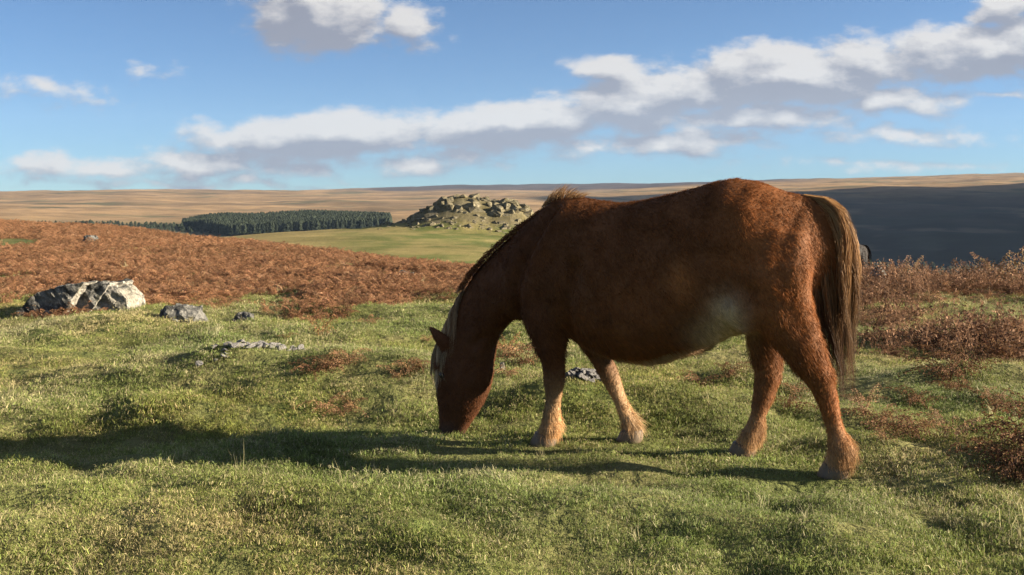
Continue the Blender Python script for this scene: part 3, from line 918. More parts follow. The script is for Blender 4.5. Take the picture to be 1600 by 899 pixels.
def build_ponies():
    body = pony_body_mesh()
    co = np.empty(len(body.vertices) * 3, np.float32); body.vertices.foreach_get('co', co); co = co.reshape(-1, 3)
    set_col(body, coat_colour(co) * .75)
    skin, T, b = mat_new('pony_skin')
    g = T.n('ShaderNodeTexCoord').outputs['Object']
    T.put(b.inputs['Base Color'], T.mix(1.0, attr(T, 'col'), T.ramp(T.noise(g, 90, 4, .7), .2, .8, .6, 1.35, False), 'MULTIPLY'))
    b.inputs['Roughness'].default_value = .75; b.inputs['Specular IOR Level'].default_value = .2
    body.materials.clear(); body.materials.append(skin)
    hair = leafy_material('pony_hair', .65, .33, False, .15)
    hornm, T, b = mat_new('hoof_horn')
    g = T.n('ShaderNodeTexCoord').outputs['Object']
    T.put(b.inputs['Base Color'], T.mix(T.noise(g, 40, 4, .7), (.06, .045, .03, 1), (.19, .14, .095, 1)))
    b.inputs['Roughness'].default_value = .6
    eyem, T, b = mat_new('pony_eye')
    g = T.n('ShaderNodeTexCoord').outputs['Object']
    T.put(b.inputs['Base Color'], T.mix(T.noise(g, 30), (.006, .004, .003, 1), (.02, .01, .006, 1)))
    b.inputs['Roughness'].default_value = .08
    root = link('pony', None, label='shaggy chestnut pony with pale tail grazing on the open grass', cat='pony')
    ang = math.atan2(PF[1], PF[0])
    root.location = (PA[0], PA[1], 0); root.rotation_euler = (0, 0, ang)
    link('body', body, root)
    V, Fc, C = coat_strands(body, 210000)
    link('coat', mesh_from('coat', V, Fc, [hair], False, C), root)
    V, Fc, C = tail_strands(5600)
    tailhair = leafy_material('tail_hair', .6, .4, False, .2)
    link('tail', mesh_from('tail', V, Fc, [tailhair], False, C), root)
    V, Fc, C = mane_strands(3200)
    V2, F2, C2 = withers_tuft(420)
    link('mane', mesh_from('mane', np.concatenate([V, V2]), np.concatenate([Fc, F2 + len(V)]), [hair], False, np.concatenate([C, C2])), root)
    V, Fc, C = forelock_strands(420)
    link('forelock', mesh_from('forelock', V, Fc, [hair], False, C), root)
    hv, hq, ht = hoof_mesh()
    hm = mesh_from('hoof', hv, [hq, ht], [hornm])
    for px, row, t in [(850, 697, .111), (985, 696, -.117), (1160, 713, -.086), (1303, 746, .083)]:
        q = p2l(px, row, t)
        link('hoof', hm, root, (q[0] - .012, t, max(q[2], 0.0)))
    em = eye_mesh(); em.materials.append(eyem)
    for sg in (1, -1):
        e = p2l(690, 586, .072 * sg)
        link('eye', em, root, (e[0] - .004, .076 * sg, e[2]))
    # a second pony further down the slope, mostly hidden
    dark, T, b = mat_new('dark_pony_coat')
    g = T.n('ShaderNodeTexCoord').outputs['Object']
    T.put(b.inputs['Base Color'], T.mix(T.noise(g, 60, 5, .7), (.005, .003, .0022, 1), (.014, .008, .006, 1)))
    b.inputs['Roughness'].default_value = .8
    b2 = body.copy(); b2.name = 'dark_pony_body'; b2.materials.clear(); b2.materials.append(dark)
    r2 = link('pony', None, label='dark brown pony half hidden behind the chestnut pony\'s tail', cat='pony')
    a2 = math.radians(188)
    y2 = 20.5; x2 = (1354 - CX) / F_PX * y2 - .14
    z2 = float(height(np.array([x2]), np.array([y2]))[0])
    r2.location = (x2, y2, z2 - .02); r2.rotation_euler = (0, 0, a2)
    link('body', b2, r2)
    V, Fc, C = coat_strands(body, 26000, 1.1, .006)
    dcol = np.array([.035, .019, .014])
    hair2 = leafy_material('dark_pony_hair', 1.0, .15, False, 0.0)
    link('coat', mesh_from('dark_coat', V, Fc, [hair2], False, C * np.array([.05, .042, .04])), r2)
    V, Fc, C = tail_strands(500); link('tail', mesh_from('dark_tail', V, Fc, [hair2], False, C * .03), r2)
    V, Fc, C = mane_strands(500); link('mane', mesh_from('dark_mane', V, Fc, [hair2], False, C * .03), r2)
    for ch in [c for c in root.children if c.name.startswith(('hoof', 'eye'))]:
        c = ch.copy(); COL.objects.link(c); c.parent = r2


build_ponies()


# ------------------------------------------------------------------ rocks
def rock_material(name, dark=(.035, .036, .034), mid=(.17, .165, .15), pale=(.34, .32, .28), moss=(.075, .075, .03), scale=6.0, pale_at=.55, moss_amt=.35):
    m, T, b = mat_new(name)
    g = T.n('ShaderNodeTexCoord').outputs['Object']
    n1, n2, n3 = T.noise(g, scale, 6, .65), T.noise(g, scale * 4, 5, .7), T.noise(g, scale * .7, 4, .6, 1.0)
    c = T.mix(T.ramp(n1, .35, .62), (*dark, 1), (*mid, 1))
    c = T.mix(T.ramp(T.math('ADD', n2, T.math('MULTIPLY', n3, .35)), pale_at + .08, pale_at + .26), c, (*pale, 1))
    c = T.mix(T.math('MULTIPLY', T.ramp(n3, .5, .66), moss_amt), c, (*moss, 1))
    T.put(b.inputs['Base Color'], c)
    b.inputs['Roughness'].default_value = .9; b.inputs['Specular IOR Level'].default_value = .15
    bump = T.n('ShaderNodeBump'); bump.inputs['Strength'].default_value = .8; bump.inputs['Distance'].default_value = .03
    T.put(bump.inputs['Height'], T.math('ADD', n2, n1))
    T.l.new(bump.outputs[0], b.inputs['Normal'])
    return m


def hull(points, name, mats, subdiv=0, rough=0.0, seed=0, freq=6.0, smooth=False):
    bm = bmesh.new()
    for groups in points:
        vs = [bm.verts.new(p) for p in groups]
        r = bmesh.ops.convex_hull(bm, input=vs, use_existing_faces=False)
        junk = [v for v in vs if v.is_valid and not v.link_faces]
        bmesh.ops.delete(bm, geom=junk, context='VERTS')
    bmesh.ops.triangulate(bm, faces=bm.faces[:])
    for _ in range(subdiv):
        bmesh.ops.subdivide_edges(bm, edges=bm.edges[:], cuts=1, use_grid_fill=True)
    bmesh.ops.recalc_face_normals(bm, faces=bm.faces[:])
    if rough:
        bm.normal_update()
        P = np.array([v.co[:] for v in bm.verts]); N = np.array([v.normal[:] for v in bm.verts])
        d = fbm(P[:, 0] * freq + P[:, 2] * freq * .8, P[:, 1] * freq - P[:, 2] * freq * .6, seed, 4) * rough
        P = P + N * d[:, None]
        for v, p in zip(bm.verts, P):
            v.co = p
    me = bpy.data.meshes.new(name); bm.to_mesh(me); bm.free()
    me.polygons.foreach_set('use_smooth', np.full(len(me.polygons), smooth))
    for m in mats:
        me.materials.append(m)
    return me


def lump(r, n=16, sx=1, sy=1, sz=1):
    """random angular block as a point cloud for a hull"""
    p = r.normal(size=(n, 3)); p /= np.linalg.norm(p, axis=1, keepdims=True)
    p = np.sign(p) * np.abs(p) ** .7
    return [tuple(q) for q in p * np.array([sx, sy, sz])]


def build_rocks():
    r = np.random.default_rng(41)
    granite = rock_material('lichen_granite', pale_at=.60)
    pale = rock_material('pale_granite', dark=(.12, .115, .10), mid=(.20, .182, .15), pale=(.34, .315, .27), pale_at=.5, moss_amt=.25)
    speck = rock_material('speckled_stone', dark=(.09, .085, .085), mid=(.15, .145, .14), pale=(.34, .325, .31), scale=2.5, pale_at=.46, moss_amt=.12)
    # the big boulder: three leaning slabs, each one's broken end turned to the sun
    bx, by, bz = ground_point(128, 487)
    mpp = by / F_PX
    def at(px, row, dy):
        return ((px - 128) * mpp, dy, (487 - row) * mpp - .02)
    def slab(poly, back_shift, y0, y1):
        pts = [at(px, row, y0) for px, row in poly]
        pts += [at(px + back_shift, row + 3, y1) for px, row in poly]
        return pts
    A = slab([(46, 482), (58, 466), (76, 451), (108, 443), (146, 437), (138, 446), (118, 466), (108, 492), (60, 494)], 6, -.22, .30)
    A += [at(154, 437, .02), at(127, 466, .02), at(120, 494, .0)]
    B = slab([(112, 452), (150, 440), (180, 438), (172, 450), (150, 474), (140, 494), (100, 494)], 8, -.12, .34)
    B += [at(189, 438, .06), at(163, 474, .06)]
    C = slab([(150, 462), (178, 443), (190, 447), (203, 462), (206, 478), (200, 496), (140, 496)], 4, -.10, .30)
    me = hull([A, B, C], 'boulder', [granite, pale], 4, .030, 5, 6.0)
    nrm = np.empty(len(me.polygons) * 3); me.polygons.foreach_get('normal', nrm); nrm = nrm.reshape(-1, 3)
    cen = np.empty(len(me.polygons) * 3); me.polygons.foreach_get('center', cen); cen = cen.reshape(-1, 3)
    sunlit_faces = ((nrm[:, 0] > .55) | (cen[:, 0] > (176 - 128) * mpp)) & (nrm[:, 2] < .75)  # faces turned to the sun take the paler rock as painted sunlight
    me.polygons.foreach_set('material_index', sunlit_faces.astype(np.int32))
    link('boulder', me, None, (bx, by, bz), label='large dark boulder of leaning slabs with sunlight painted on the broken ends, in russet bracken', cat='boulder')

    def stone(name, px0, px1, top, base, label, mat, depth=.7, sub=3, rough=.16, seed=1, nm='rock', flat=False, frac=None):
        x, y, z = ground_point((px0 + px1) / 2, base)
        mp = y / F_PX
        w, h = (px1 - px0) * mp / 2, (base - top) * mp
        rr = np.random.default_rng(seed)
        pts = lump(rr, 22, w, w * depth, h)
        me = hull([pts], nm, [mat], sub, rough * min(w, h * 1.5), seed, 1.6 / max(w, .05))
        return link(nm, me, None, (x, y + w * depth * .6, z), label=label, cat='rock')
    stone('r', 243, 318, 477, 502, 'low pale grey rock with a dark side, right beside the big boulder', granite, seed=3)
    stone('r', 360, 398, 489, 502, 'small pale rock lying in the grass at the bracken edge', granite, seed=4)
    stone('r', 371, 398, 436, 449, 'small whitish stone half buried in the red bracken', pale, seed=5)
    stone('r', 126, 152, 367, 380, 'grey rock standing alone far out in the bracken field', granite, seed=6)
    stone('r', 622, 660, 421, 434, 'flat grey rock in bracken behind the pony\'s neck', granite, seed=7)
    stone('r', 780, 791, 566, 578, 'tiny white stone in the grass under the pony\'s throat', pale, seed=9)
    stone('r', 1352, 1388, 416, 446, 'rounded olive-grey boulder at the bracken edge beside the dark pony', granite, seed=12)
    # stony ledge along the top of the grassy hump
    def heap(nm, spots, label, size, cat):
        root, pieces = None, [hull([lump(np.random.default_rng(200 + i), 12, 1, .8, .6)], 'stone', [speck], 1, .1, i, 2.0) for i in range(8)]
        for x, y, dz in spots:
            z = float(height(np.array([x]), np.array([y]))[0]) + dz
            if root is None:
                o0 = np.array([x, y, z]); root = link(nm, None, None, tuple(o0), label=label, cat=cat)
            q = size * r.uniform(.5, 1.4)
            c = link('stone', pieces[r.integers(8)], root, tuple(np.array([x, y, z]) - o0 + np.array([0, 0, q * .15])))
            c.scale = (q * r.uniform(.8, 1.6), q, q * r.uniform(.6, 1)); c.rotation_euler = (r.normal(0, .3), r.normal(0, .3), r.uniform(0, 6.3))
    sp = []
    for i in range(46):
        f = r.random() ** .8
        px, row = 300 + 172 * f, 600 - 16 * f
        x, y = on_ground(px, row)
        sp.append((x + r.normal(0, .03), y + .04 + r.normal(0, .05), 0.012))
    heap('rock_ledge', sp, 'low line of small grey stones along the top of the grassy hump', .028, 'rock')
    cx, cy = on_ground(915, 632)
    sp = []
    for i in range(90):
        a, q = r.uniform(0, 6.3), math.sqrt(r.random())
        sp.append((cx + .12 * q * math.cos(a), cy + .06 + .10 * q * math.sin(a), .055 * (1 - q * q) + .01))
    heap('stone_heap', sp, 'heap of pale grey stones on a grassy hump between the front legs', .021, 'stones')


def build_tor():
    mats = [rock_material('tor_granite', dark=(.075, .066, .042), mid=(.14, .12, .07), pale=(.22, .195, .135), moss=(.145, .115, .04), scale=.8, pale_at=.56, moss_amt=.75)]
    r = np.random.default_rng(77)
    meshes = [hull([lump(r, 14, 1, r.uniform(.6, 1), r.uniform(.5, .9))], 'boulder', mats, 0) for _ in range(14)]
    z0 = float(height(np.array([TOR_C[0]]), np.array([TOR_C[1] - 10]))[0])
    tor = link('rocky_tor', None, None, (TOR_C[0], TOR_C[1], z0), label='broad tor of piled granite blocks rising from the green saddle', cat='tor')
    tor['kind'] = ''
    del tor['kind']
    n, tries = 0, 0
    while n < 285 and tries < 6000:
        tries += 1
        px = r.uniform(585, 862); y = r.uniform(174, 196)
        x = (px - CX) / F_PX * y
        h = float(tor_shape(np.array([x]), np.array([y]))[0])
        top = h > .62 * float(tor_shape(np.array([x * 189 / y]), np.array([189.0]))[0])
        if h < .35 and r.random() > .12:
            continue
        if px < 650 and r.random() < .45:
            continue
        z = float(height(np.array([x]), np.array([y]))[0])
        s = r.uniform(.4, .95) if h < 2 else (r.uniform(.8, 1.6) if top else r.uniform(.45, 1.15))
        if px < 640: s = r.uniform(.4, .9)
        o = link('boulder', meshes[r.integers(14)], tor, (x - TOR_C[0], y - TOR_C[1], z - z0 + s * (-.3 if top else -.42)))
        o.scale = (s * r.uniform(.8, 1.5), s, s * r.uniform(.6, 1.25))
        o.rotation_euler = (r.uniform(-.35, .35), r.uniform(-.4, .4), r.uniform(0, 6.3))
        n += 1


build_rocks()
build_tor()


# ------------------------------------------------------------------ far wood
def conifer(r, h=1.0):
    V, Fq, Ft, C = [], [], [], []
    def add(v, f, c):
        n = sum(len(a) for a in V)
        V.append(np.array(v)); Ft.append(np.array(f) + n); C.append(np.tile(c, (len(v), 1)))
    th = np.linspace(0, 2 * np.pi, 5, endpoint=False)
    tv = [(.018 * math.cos(a), .018 * math.sin(a), 0) for a in th] + [(0, 0, .9 * h)]
    add(tv, [(i, (i + 1) % 5, 5) for i in range(5)], (.16, .14, .11))
    z0 = r.uniform(.18, .34)
    for k in range(6):
        f = k / 6
        z = z0 + (1 - z0) * f * .95
        rad = .24 * (1 - f) ** .6 + .03
        m = 9
        a = np.linspace(0, 2 * np.pi, m, endpoint=False) + r.random()
        rr = rad * r.uniform(.55, 1.2, m)
        v = [(rr[i] * math.cos(a[i]), rr[i] * math.sin(a[i]), (z - .03 * r.random()) * h) for i in range(m)] + [(r.normal(0, .01), r.normal(0, .01), min(1.0, z + .2) * h * r.uniform(.93, 1.0))]
        g = r.uniform(.8, 1.2)
        add(v, [(i, (i + 1) % m, m) for i in range(m)], (.028 * g, .036 * g, .022 * g))
    return mesh_from('conifer', np.concatenate(V), np.concatenate(Ft), [WOOD_MAT], False, np.concatenate(C))


def build_woods():
    r = np.random.default_rng(88)
    protos = [conifer(r) for _ in range(7)]
    pts, scl = [], []
    for _ in range(17000):
        px = r.uniform(285, 610); y = r.uniform(800, 1000)
        lo = np.interp(px, [268, 320, 360, 640], [980, 880, 830, 850])
        if y < lo or r.random() < .35 * (y > 950): continue
        if px > 560 and y > np.interp(px, [560, 640], [1100, 900]): continue
        x = (px - CX) / F_PX * y
        pts.append((x, y)); scl.append(r.uniform(8.2, 10.8) * (np.interp(px, [268, 330], [.45, 1])))
    n_wood = len(pts)
    for _ in range(420):          # scrub along the stream to the left
        px = r.uniform(60, 330); y = r.uniform(860, 960)
        pts.append(((px - CX) / F_PX * y, y)); scl.append(r.uniform(2.2, 4.8))
    P = np.array(pts); z = height(P[:, 0], P[:, 1])
    s = np.array(scl)
    S = np.stack([s * 1.0, s * 1.0, s * 1.08], 1); S[n_wood:, :2] *= 2.0
    n = len(P)
    rot = np.zeros((n, 3)); rot[:, 2] = r.uniform(0, 6.3, n)
    g = r.uniform(.7, 1.35, n)[:, None] * np.array([1, 1, 1.0])
    scatter('conifer_wood', np.column_stack([P, z - .3]), rot, S, r.integers(0, 7, n), g, protos, 'dark conifer plantation on the far side of the green saddle', 'wood')
    pts, scl = [], []
    for _ in range(2600):
        px = r.uniform(1150, 1750); y = r.uniform(560, 900)
        if y < 700: continue
        if noise2(np.array([px / 70]), np.array([y / 60]), 89)[0] + (760 - y) / 300 < -.05: continue
        pts.append(((px - CX) / F_PX * y, y)); scl.append(r.uniform(6, 12))
    P = np.array(pts); z = height(P[:, 0], P[:, 1]); n = len(P); s = np.array(scl)
    rot = np.zeros((n, 3)); rot[:, 2] = r.uniform(0, 6.3, n)
    scatter('valley_wood', np.column_stack([P, z - .3]), rot, np.stack([s * 1.8, s * 1.8, s], 1), r.integers(0, 7, n), r.uniform(.7, 1.3, n)[:, None] * np.ones((1, 3)), protos, 'shaded woodland along the bottom of the valley', 'wood')


WOOD_MAT = leafy_material('conifer_foliage', .85, .1, True, .1)
build_woods()


# ------------------------------------------------------------------ grass
def grass_tuft(r, straw, n=46, rad=.048, lmin=.010, lmax=.024, flop=.95, width=.0018):
    a = r.uniform(0, 2 * np.pi, n); q = rad * np.sqrt(r.random(n))
    root = np.stack([q * np.cos(a), q * np.sin(a), np.full(n, -.008)], 1)
    d = r.uniform(0, 2 * np.pi, n)
    out = np.stack([np.cos(d), np.sin(d), np.zeros(n)], 1)
    L = r.uniform(lmin, lmax, n)[:, None]
    bend = r.uniform(.15, 1.0, n)[:, None] * flop
    p1 = root + (np.array([0, 0, 1.0]) * (1 - .35 * bend) + out * bend * .45) * L * .55
    p2 = p1 + (np.array([0, 0, 1.0]) * (.8 - 1.15 * bend) + out * (.3 + .7 * bend)) * L * .5
    isst = r.random(n) < straw
    g = np.array([.195, .25, .066])[None] * r.uniform(.6, 1.35, n)[:, None] * np.array([1, 1, 1.0]) + np.array([.035, 0, 0]) * r.random(n)[:, None]
    s = np.array([.46, .40, .21])[None] * r.uniform(.65, 1.1, n)[:, None]
    C = np.where(isst[:, None], s, g)
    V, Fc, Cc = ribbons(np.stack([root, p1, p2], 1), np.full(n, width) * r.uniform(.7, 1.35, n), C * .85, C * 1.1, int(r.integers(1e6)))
    return mesh_from('grass_tuft', V, Fc, [GRASS_MAT], False, Cc)


def build_grass():
    r = np.random.default_rng(99)
    protos = []
    for straw in (.08, .18, .30, .45, .65, .85):
        protos += [grass_tuft(r, straw) for _ in range(2)]
    protos += [grass_tuft(r, .9, 8, .02, .06, .12, .55, .0018) for _ in range(2)]      # taller dead stalks
    n = 210000
    px = r.uniform(-260, 1860, n)
    d = np.exp(r.uniform(math.log(2.1), math.log(24), n))
    keep = r.random(n) < np.minimum(1, (d / 4.0) ** .9 * .75)
    px, d = px[keep], d[keep]
    x = (px - CX) / F_PX * d; y = d
    cov = bracken_cover(x, y)
    clump = noise2(x * 3.3, y * 3.3, 91) + .5 * noise2(x * 9, y * 9, 92)
    keep = (r.random(len(x)) < np.where(cov > .5, .45, 1.0)) & (r.random(len(x)) < np.clip(.72 + .7 * clump, .12, 1))
    x, y, clump = x[keep], y[keep], clump[keep]
    z = height(x, y); n = len(x)
    strawn = noise2(x * .9, y * .9, 93) * .55 + noise2(x * 3.1, y * 3.1, 94) * .6 + .45 * noise2(x * .25, y * .3, 95)
    strawn = strawn + .22 * sstep(4.8, 6.5, y) + .28 * np.exp(-((x + .9) / .9) ** 2 - ((y - 3.1) / .45) ** 2) - .25 * np.exp(-((x + 1.6) / 1.6) ** 2 - ((y - 4.6) / .35) ** 2)
    lev = np.clip(2.2 + 3.0 * strawn + r.normal(0, .8, n), 0, 5.49).astype(int)
    idx = lev * 2 + r.integers(0, 2, n)
    idx = np.where(r.random(n) < .0018, 12 + r.integers(0, 2, n), idx)
    sc = np.clip(1.0 + .4 * clump + .35 * noise2(x * .8, y * .8, 90), .45, 1.7) * r.uniform(.75, 1.25, n) * np.maximum(1, (y / 4.5) ** .45)
    hoofd = np.min([np.hypot(x - hx, y - hy) for hx, hy in HOOVES], axis=0)
    sc = sc * np.where(hoofd < .12, .6, 1)
    S = np.stack([sc * 1.15, sc * 1.15, sc * r.uniform(.75, 1.2, n)], 1)
    rot = np.stack([r.normal(0, .22, n), r.normal(0, .22, n), r.uniform(0, 6.3, n)], 1)
    v = np.clip(1 + .22 * r.normal(size=n) + .25 * noise2(x * 1.7, y * 1.7, 96), .45, 1.6)[:, None]
    warm = noise2(x * .7, y * .7, 97)[:, None]
    tint = v * (np.array([1, 1, 1]) + warm * np.array([.14, .02, -.12]))
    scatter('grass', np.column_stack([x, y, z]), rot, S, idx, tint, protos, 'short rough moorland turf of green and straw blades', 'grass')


GRASS_MAT = leafy_material('grass_blades', .6, .35, True, .25)
build_grass()


# ------------------------------------------------------------------ bracken
def frond(r, L=.6, arch=.7, colour=None, curl=1.0):
    """one dead frond rising from the origin and leaning to +x: stem strip and crumpled leaflets"""
    V, Fq, C = [], [], []
    n0 = [0]
    def quad(p, c):
        V.extend(p); Fq.append((n0[0], n0[0] + 1, n0[0] + 2, n0[0] + 3)); C.extend([c] * 4); n0[0] += 4
    K = 14
    t = np.linspace(0, 1, K)
    X = L * (.15 * t + .75 * arch * t ** 2.0); Z = L * (t * .95 - arch * .62 * t ** 2.4)
    Yv = L * .06 * np.sin(t * r.uniform(1, 3) + r.uniform(0, 6)) * t
    P = np.stack([X, Yv, Z], 1)
    stem = np.array([.21, .12, .055]) * r.uniform(.7, 1.3)
    w = L * .010
    for i in range(K - 1):
        for dv in ((0, w, 0), (w * .7, 0, w * .7)):
            dv = np.array(dv) * (1 - .7 * t[i])
            quad([P[i] - dv, P[i] + dv, P[i + 1] + dv, P[i + 1] - dv], stem)
    for i in range(3, K):
        f = (i - 3) / (K - 3)
        pl = L * (.36 * (1 - f) ** .9 + .04) * r.uniform(.7, 1.1)
        for sg in (-1, 1):
            base = P[min(i, K - 1)]
            dirv = np.array([.35 + .3 * r.random(), sg * 1.0, -.15 - .55 * curl * r.random()])
            dirv /= np.linalg.norm(dirv)
            m = max(3, int(9 * (1 - f) + 3))
            for q in range(m):
                u = (q + .6) / m
                c0 = base + dirv * pl * u + np.array([0, 0, -.45 * curl * pl * u * u]) + r.normal(0, .006, 3)
                e1 = r.normal(size=3); e1 /= np.linalg.norm(e1)
                e1 = e1 * .6 + np.array([.8, 0, -.3]); e1 /= np.linalg.norm(e1)
                e2 = np.cross(e1, r.normal(size=3)); e2 /= np.linalg.norm(e2)
                a, b = L * .030 * (1.15 - .6 * u) * r.uniform(.6, 1.5), L * .013 * r.uniform(.7, 1.5)
                bend = np.cross(e1, e2) * b * .8
                col = np.array(colour) * r.uniform(.5, 1.5) * np.array([1, r.uniform(.85, 1.1), r.uniform(.8, 1.1)])
                quad([c0 - e1 * a - e2 * b * .3, c0 - e2 * b + bend, c0 + e1 * a, c0 + e2 * b + bend], col)
    return np.array(V), np.array(Fq), np.array(C)


RUSSET, BROWNISH, TAWNY = (.27, .165, .09), (.16, .098, .060), (.32, .22, .13)


def rotz(V, a):
    c, s = math.cos(a), math.sin(a)
    return V @ np.array([[c, s, 0], [-s, c, 0], [0, 0, 1]])


def bracken_clump(r, colour, n=4, L=.5):
    Vs, Fs, Cs, k = [], [], [], 0
    for i in range(n):
        V, Fq, C = frond(r, L * r.uniform(.7, 1.2), r.uniform(.45, 1.0), colour, r.uniform(.5, 1.2))
        V = rotz(V, r.uniform(0, 6.3)) + np.array([r.normal(0, .06), r.normal(0, .06), -.02])
        Vs.append(V); Fs.append(Fq + k); Cs.append(C); k += len(V)
    return mesh_from('bracken_clump', np.concatenate(Vs), np.concatenate(Fs), [BRACKEN_MAT], False, np.concatenate(Cs))


def stalks(r):
    """bare dead stems with a few curled leaflets"""
    n = 9
    root = np.stack([r.normal(0, .12, n), r.normal(0, .12, n), np.full(n, -.02)], 1)
    lean = r.normal(0, .28, (n, 2)); L = r.uniform(.25, .75, n)
    q = np.linspace(0, 1, 5)
    P = root[:, None] + np.stack([lean[:, :1] * q * L[:, None] + r.normal(0, .012, (n, 5)), lean[:, 1:] * q * L[:, None] + r.normal(0, .012, (n, 5)), q * L[:, None]], -1)
    C = np.array([.27, .165, .095])[None] * r.uniform(.5, 1.3, n)[:, None]
    V, Fc, Cc = ribbons(P, np.full(n, .011), C, C, int(r.integers(1e6)))
    V, Fc, Cc = list(V), list(Fc), list(Cc)
    for i in range(n):
        for k in range(r.integers(6, 16)):
            u = r.uniform(.35, 1.0); j = min(3, int(u * 4))
            c0 = P[i, j] + (P[i, j + 1] - P[i, j]) * (u * 4 - j) + r.normal(0, .025, 3)
            e1 = r.normal(size=3) * .018; e2 = r.normal(size=3) * .012
            col = np.array(BROWNISH) * r.uniform(.5, 1.7)
            m = len(V); V += [c0 - e1, c0 - e2, c0 + e1, c0 + e2]; Fc.append(np.array([m, m + 1, m + 2, m + 3])); Cc += [col] * 4
    return mesh_from('bracken_stalks', np.array(V), np.array(Fc), [BRACKEN_MAT], False, np.array(Cc))


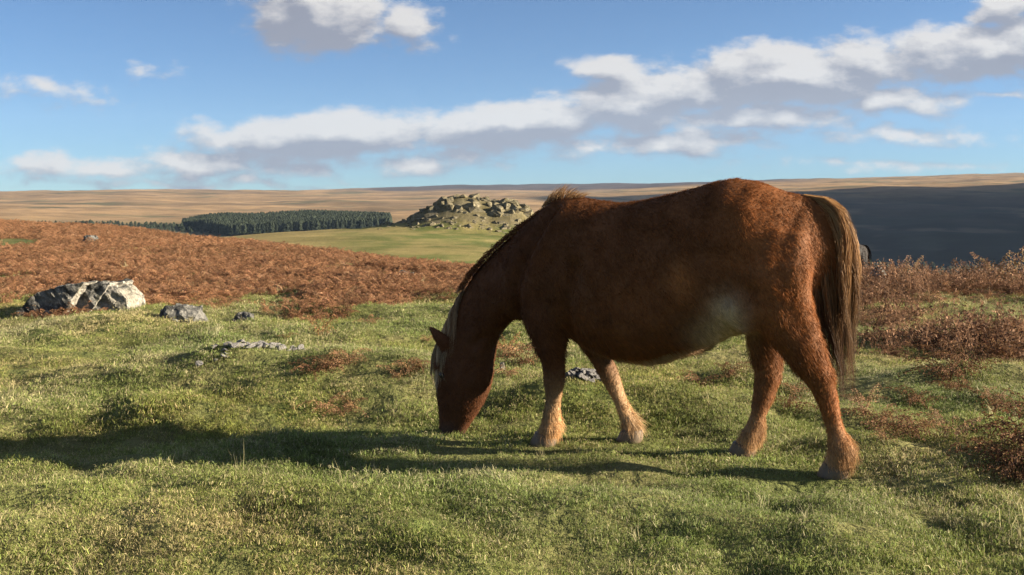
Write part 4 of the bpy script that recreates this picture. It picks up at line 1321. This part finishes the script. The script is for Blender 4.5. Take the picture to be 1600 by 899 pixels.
def build_bracken():
    r = np.random.default_rng(123)
    protos = [bracken_clump(r, RUSSET, 4) for _ in range(4)] + [bracken_clump(r, BROWNISH, 4) for _ in range(3)] + [bracken_clump(r, TAWNY, 3) for _ in range(2)] + [stalks(r) for _ in range(4)]
    n = 150000
    px = r.uniform(-260, 1860, n); d = np.exp(r.uniform(math.log(6), math.log(85), n))
    keep = r.random(n) < np.minimum(1, d / 14.0)
    px, d = px[keep], d[keep]
    x = (px - CX) / F_PX * d; y = d
    cov = bracken_cover(x, y)
    cl = noise2(x * .9, y * .9, 98)
    keep = (r.random(len(x)) < cov * np.clip(.75 + .8 * cl, .1, 1) * np.where(px > 800, .36, .9)) & ~((np.abs(px - 128) < 95) & (np.abs(y - 9.9) < .55))
    x, y, px, cl = x[keep], y[keep], px[keep], cl[keep]
    n = len(x); z = height(x, y)
    right = px > 800
    idx = np.where(right, np.where(r.random(n) < .68, 4 + r.integers(0, 3, n), np.where(r.random(n) < .5, r.integers(0, 4, n), 7 + r.integers(0, 2, n))),
                   np.where(r.random(n) < .74, r.integers(0, 4, n), np.where(r.random(n) < .5, 4 + r.integers(0, 3, n), 7 + r.integers(0, 2, n))))
    idx = np.where(right & (r.random(n) < .45), 9 + r.integers(0, 4, n), idx)
    sc = r.uniform(.55, 1.15, n) * np.where(idx > 8, 1.0, 1.0) * np.where(right, .40, .36) * np.clip(1 + .4 * cl, .6, 1.4) * np.maximum(1, (y / 16) ** .25)
    rot = np.stack([r.normal(0, .15, n), r.normal(0, .15, n), r.uniform(0, 6.3, n)], 1)
    big = noise2(x * .25, y * .18, 99)
    tint = np.clip(1 + .22 * r.normal(size=n) + .2 * big, .5, 1.6)[:, None] * np.ones((1, 3))
    tint = tint * np.where(right[:, None], np.array([1.05, .98, .95]), np.array([1.1, 1.0, 1.0]))
    scatter('bracken', np.column_stack([x, y, z]), rot, sc[:, None] * np.ones((1, 3)), idx, tint, protos, 'carpet of dead russet bracken over the moor', 'bracken')

    # single plants that stand out of the turf
    solo = leafy_material('dead_fern_leaf', .8, .25, False, .15)
    def plant_proto(colour, fronds, L, arch):
        parts = []
        for i in range(fronds):
            V, Fq, C = frond(r, L * r.uniform(.75, 1.1), arch * r.uniform(.75, 1.2), colour, r.uniform(.6, 1.3))
            parts.append(mesh_from('frond', V, Fq, [solo], False, C))
        return parts
    kinds = {'low': plant_proto(RUSSET, 4, .26, 1.15), 'dark': plant_proto((.17, .095, .05), 5, .34, .9), 'tall': plant_proto(BROWNISH, 3, .48, .55), 'curl': plant_proto((.28, .145, .07), 3, .32, .35), 'pale': plant_proto(TAWNY, 3, .42, .5)}
    look = {'low': 'low russet dead fern', 'dark': 'dark brown crumpled dead fern', 'tall': 'tall brown dead fern', 'curl': 'upright curled orange-brown fern', 'pale': 'pale tawny fern stalks'}
    L1 = [  # column, row of the foot, kind, scale, where
        (502, 524, 'curl', 1.0, 'alone on the green turf beyond the hump'), (578, 506, 'low', .8, 'beside its long shadow on the green turf'),
        (492, 585, 'dark', .8, 'at the end of the stony hump'), (512, 578, 'low', 1.0, 'at the end of the stony hump'), (528, 574, 'low', .9, 'at the end of the stony hump'),
        (545, 562, 'low', .8, 'behind the stony hump'), (452, 502, 'low', .7, 'at the edge of the bracken field'), (448, 528, 'low', .45, 'flat in the turf'),
        (512, 640, 'low', .8, 'in front of the stony hump'), (536, 648, 'low', .85, 'in front of the stony hump'), (548, 634, 'low', .6, 'in front of the stony hump'),
        (618, 588, 'low', .7, 'near the pony\'s forehead'), (640, 584, 'low', .8, 'near the pony\'s forehead'), (655, 578, 'dark', .6, 'near the pony\'s forehead'), (668, 534, 'low', .6, 'behind the pony\'s ear'),
        (790, 552, 'curl', .9, 'behind the pony\'s throat'), (806, 556, 'low', 1.2, 'behind the pony\'s throat'), (822, 572, 'dark', .9, 'behind the pony\'s throat'), (800, 590, 'low', .8, 'behind the pony\'s throat'),
        (1095, 604, 'low', .9, 'under the pony\'s belly'), (1140, 590, 'dark', .7, 'under the pony\'s belly'), (1235, 640, 'dark', .7, 'between the hind legs'), (1240, 612, 'low', .7, 'between the hind legs'),
        (1486, 596, 'dark', 1.35, 'on the turf right of the tail'), (1470, 566, 'dark', 1.3, 'on the turf right of the tail'), (1508, 578, 'dark', 1.2, 'on the turf right of the tail'), (1446, 545, 'low', 1.4, 'on the turf right of the tail'),
        (1560, 560, 'dark', 1.4, 'at the edge of the right-hand bracken'), (1535, 530, 'tall', 1.3, 'at the edge of the right-hand bracken'), (1590, 545, 'tall', 1.3, 'at the edge of the right-hand bracken'), (1415, 520, 'low', 1.3, 'at the edge of the right-hand bracken'),
        (1400, 676, 'low', 1.1, 'on the ground behind the near hind hoof'), (1375, 668, 'dark', .9, 'on the ground behind the near hind hoof'), (1425, 684, 'dark', .9, 'on the ground behind the near hind hoof'), (1450, 672, 'low', .9, 'on the ground behind the near hind hoof'), (1385, 690, 'low', .8, 'on the ground behind the near hind hoof'),
        (1435, 636, 'dark', .9, 'on the turf right of the tail'), (1352, 650, 'pale', .8, 'at the tip of the tail'), (1345, 632, 'low', .9, 'at the tip of the tail'), (1490, 612, 'dark', .8, 'on the turf right of the tail'),
        (1488, 686, 'pale', .75, 'standing single in the turf'), (1556, 648, 'pale', .7, 'standing single in the turf'), (1540, 625, 'low', .8, 'standing single in the turf'),
        (1592, 700, 'dark', 1.25, 'in a heap in front of the right-hand bracken'), (1572, 728, 'dark', 1.1, 'in a heap in front of the right-hand bracken'), (1605, 740, 'dark', 1.3, 'in a heap in front of the right-hand bracken'), (1630, 715, 'dark', 1.5, 'in a heap in front of the right-hand bracken'), (1585, 755, 'dark', .9, 'in a heap in front of the right-hand bracken'),
        (1650, 745, 'tall', 1.4, 'in a heap in front of the right-hand bracken'), (1690, 730, 'dark', 1.6, 'in a heap in front of the right-hand bracken'), (1615, 660, 'dark', 1.2, 'in a heap in front of the right-hand bracken'), (1720, 760, 'tall', 1.6, 'in a heap in front of the right-hand bracken'),
        (1580, 420, 'pale', 2.6, 'sticking up above the bracken against the dark valley'), (1560, 428, 'pale', 2.2, 'sticking up above the bracken against the dark valley'), (1420, 434, 'pale', 1.9, 'sticking up above the bracken against the dark valley'), (1510, 432, 'tall', 1.7, 'sticking up above the bracken against the dark valley'),
    ]
    for px, row, kd, s, where in L1:
        x, y, z = ground_point(px, max(row, 446))
        o = link('fern_plant', None, None, (x, y, z - .01), label='%s %s' % (look[kd], where), cat='fern', group='dead ferns standing out of the turf')
        s *= .8 if px < 1300 else .68
        o.rotation_euler = (0, 0, r.uniform(0, 6.3)); o.scale = (s, s, s)
        nf = len(kinds[kd])
        for i, fm in enumerate(kinds[kd]):
            c = link('frond', fm, o)
            c.rotation_euler = (r.normal(0, .12), r.normal(0, .12), i * 2 * math.pi / nf + r.uniform(-.5, .5))


BRACKEN_MAT = leafy_material('bracken_leaf', .8, .25, True, .15)
build_bracken()


# ------------------------------------------------------------------ air
def build_haze():
    x0, x1, y0, y1, z0, z1 = -17500, 17500, -200, 7200, -140, 640
    V = [(x, y, z) for z in (z0, z1) for y in (y0, y1) for x in (x0, x1)]
    Fq = [(0, 2, 3, 1), (4, 5, 7, 6), (0, 1, 5, 4), (2, 6, 7, 3), (0, 4, 6, 2), (1, 3, 7, 5)]
    m = bpy.data.materials.new('thin_air'); m.use_nodes = True
    T = NT(m.node_tree); m.node_tree.nodes.clear()
    v = T.n('ShaderNodeVolumePrincipled'); v.inputs['Color'].default_value = (.5, .70, 1.0, 1); v.inputs['Density'].default_value = 4e-5
    v.inputs['Density Attribute'].default_value = ''; v.inputs['Anisotropy'].default_value = .1
    o = T.n('ShaderNodeOutputMaterial'); T.l.new(v.outputs[0], o.inputs['Volume'])
    link('haze', mesh_from('haze', V, np.array(Fq), [m], False), kind='stuff', label='thin bluish haze over the far moor', cat='haze')


if HAZE:
    build_haze()
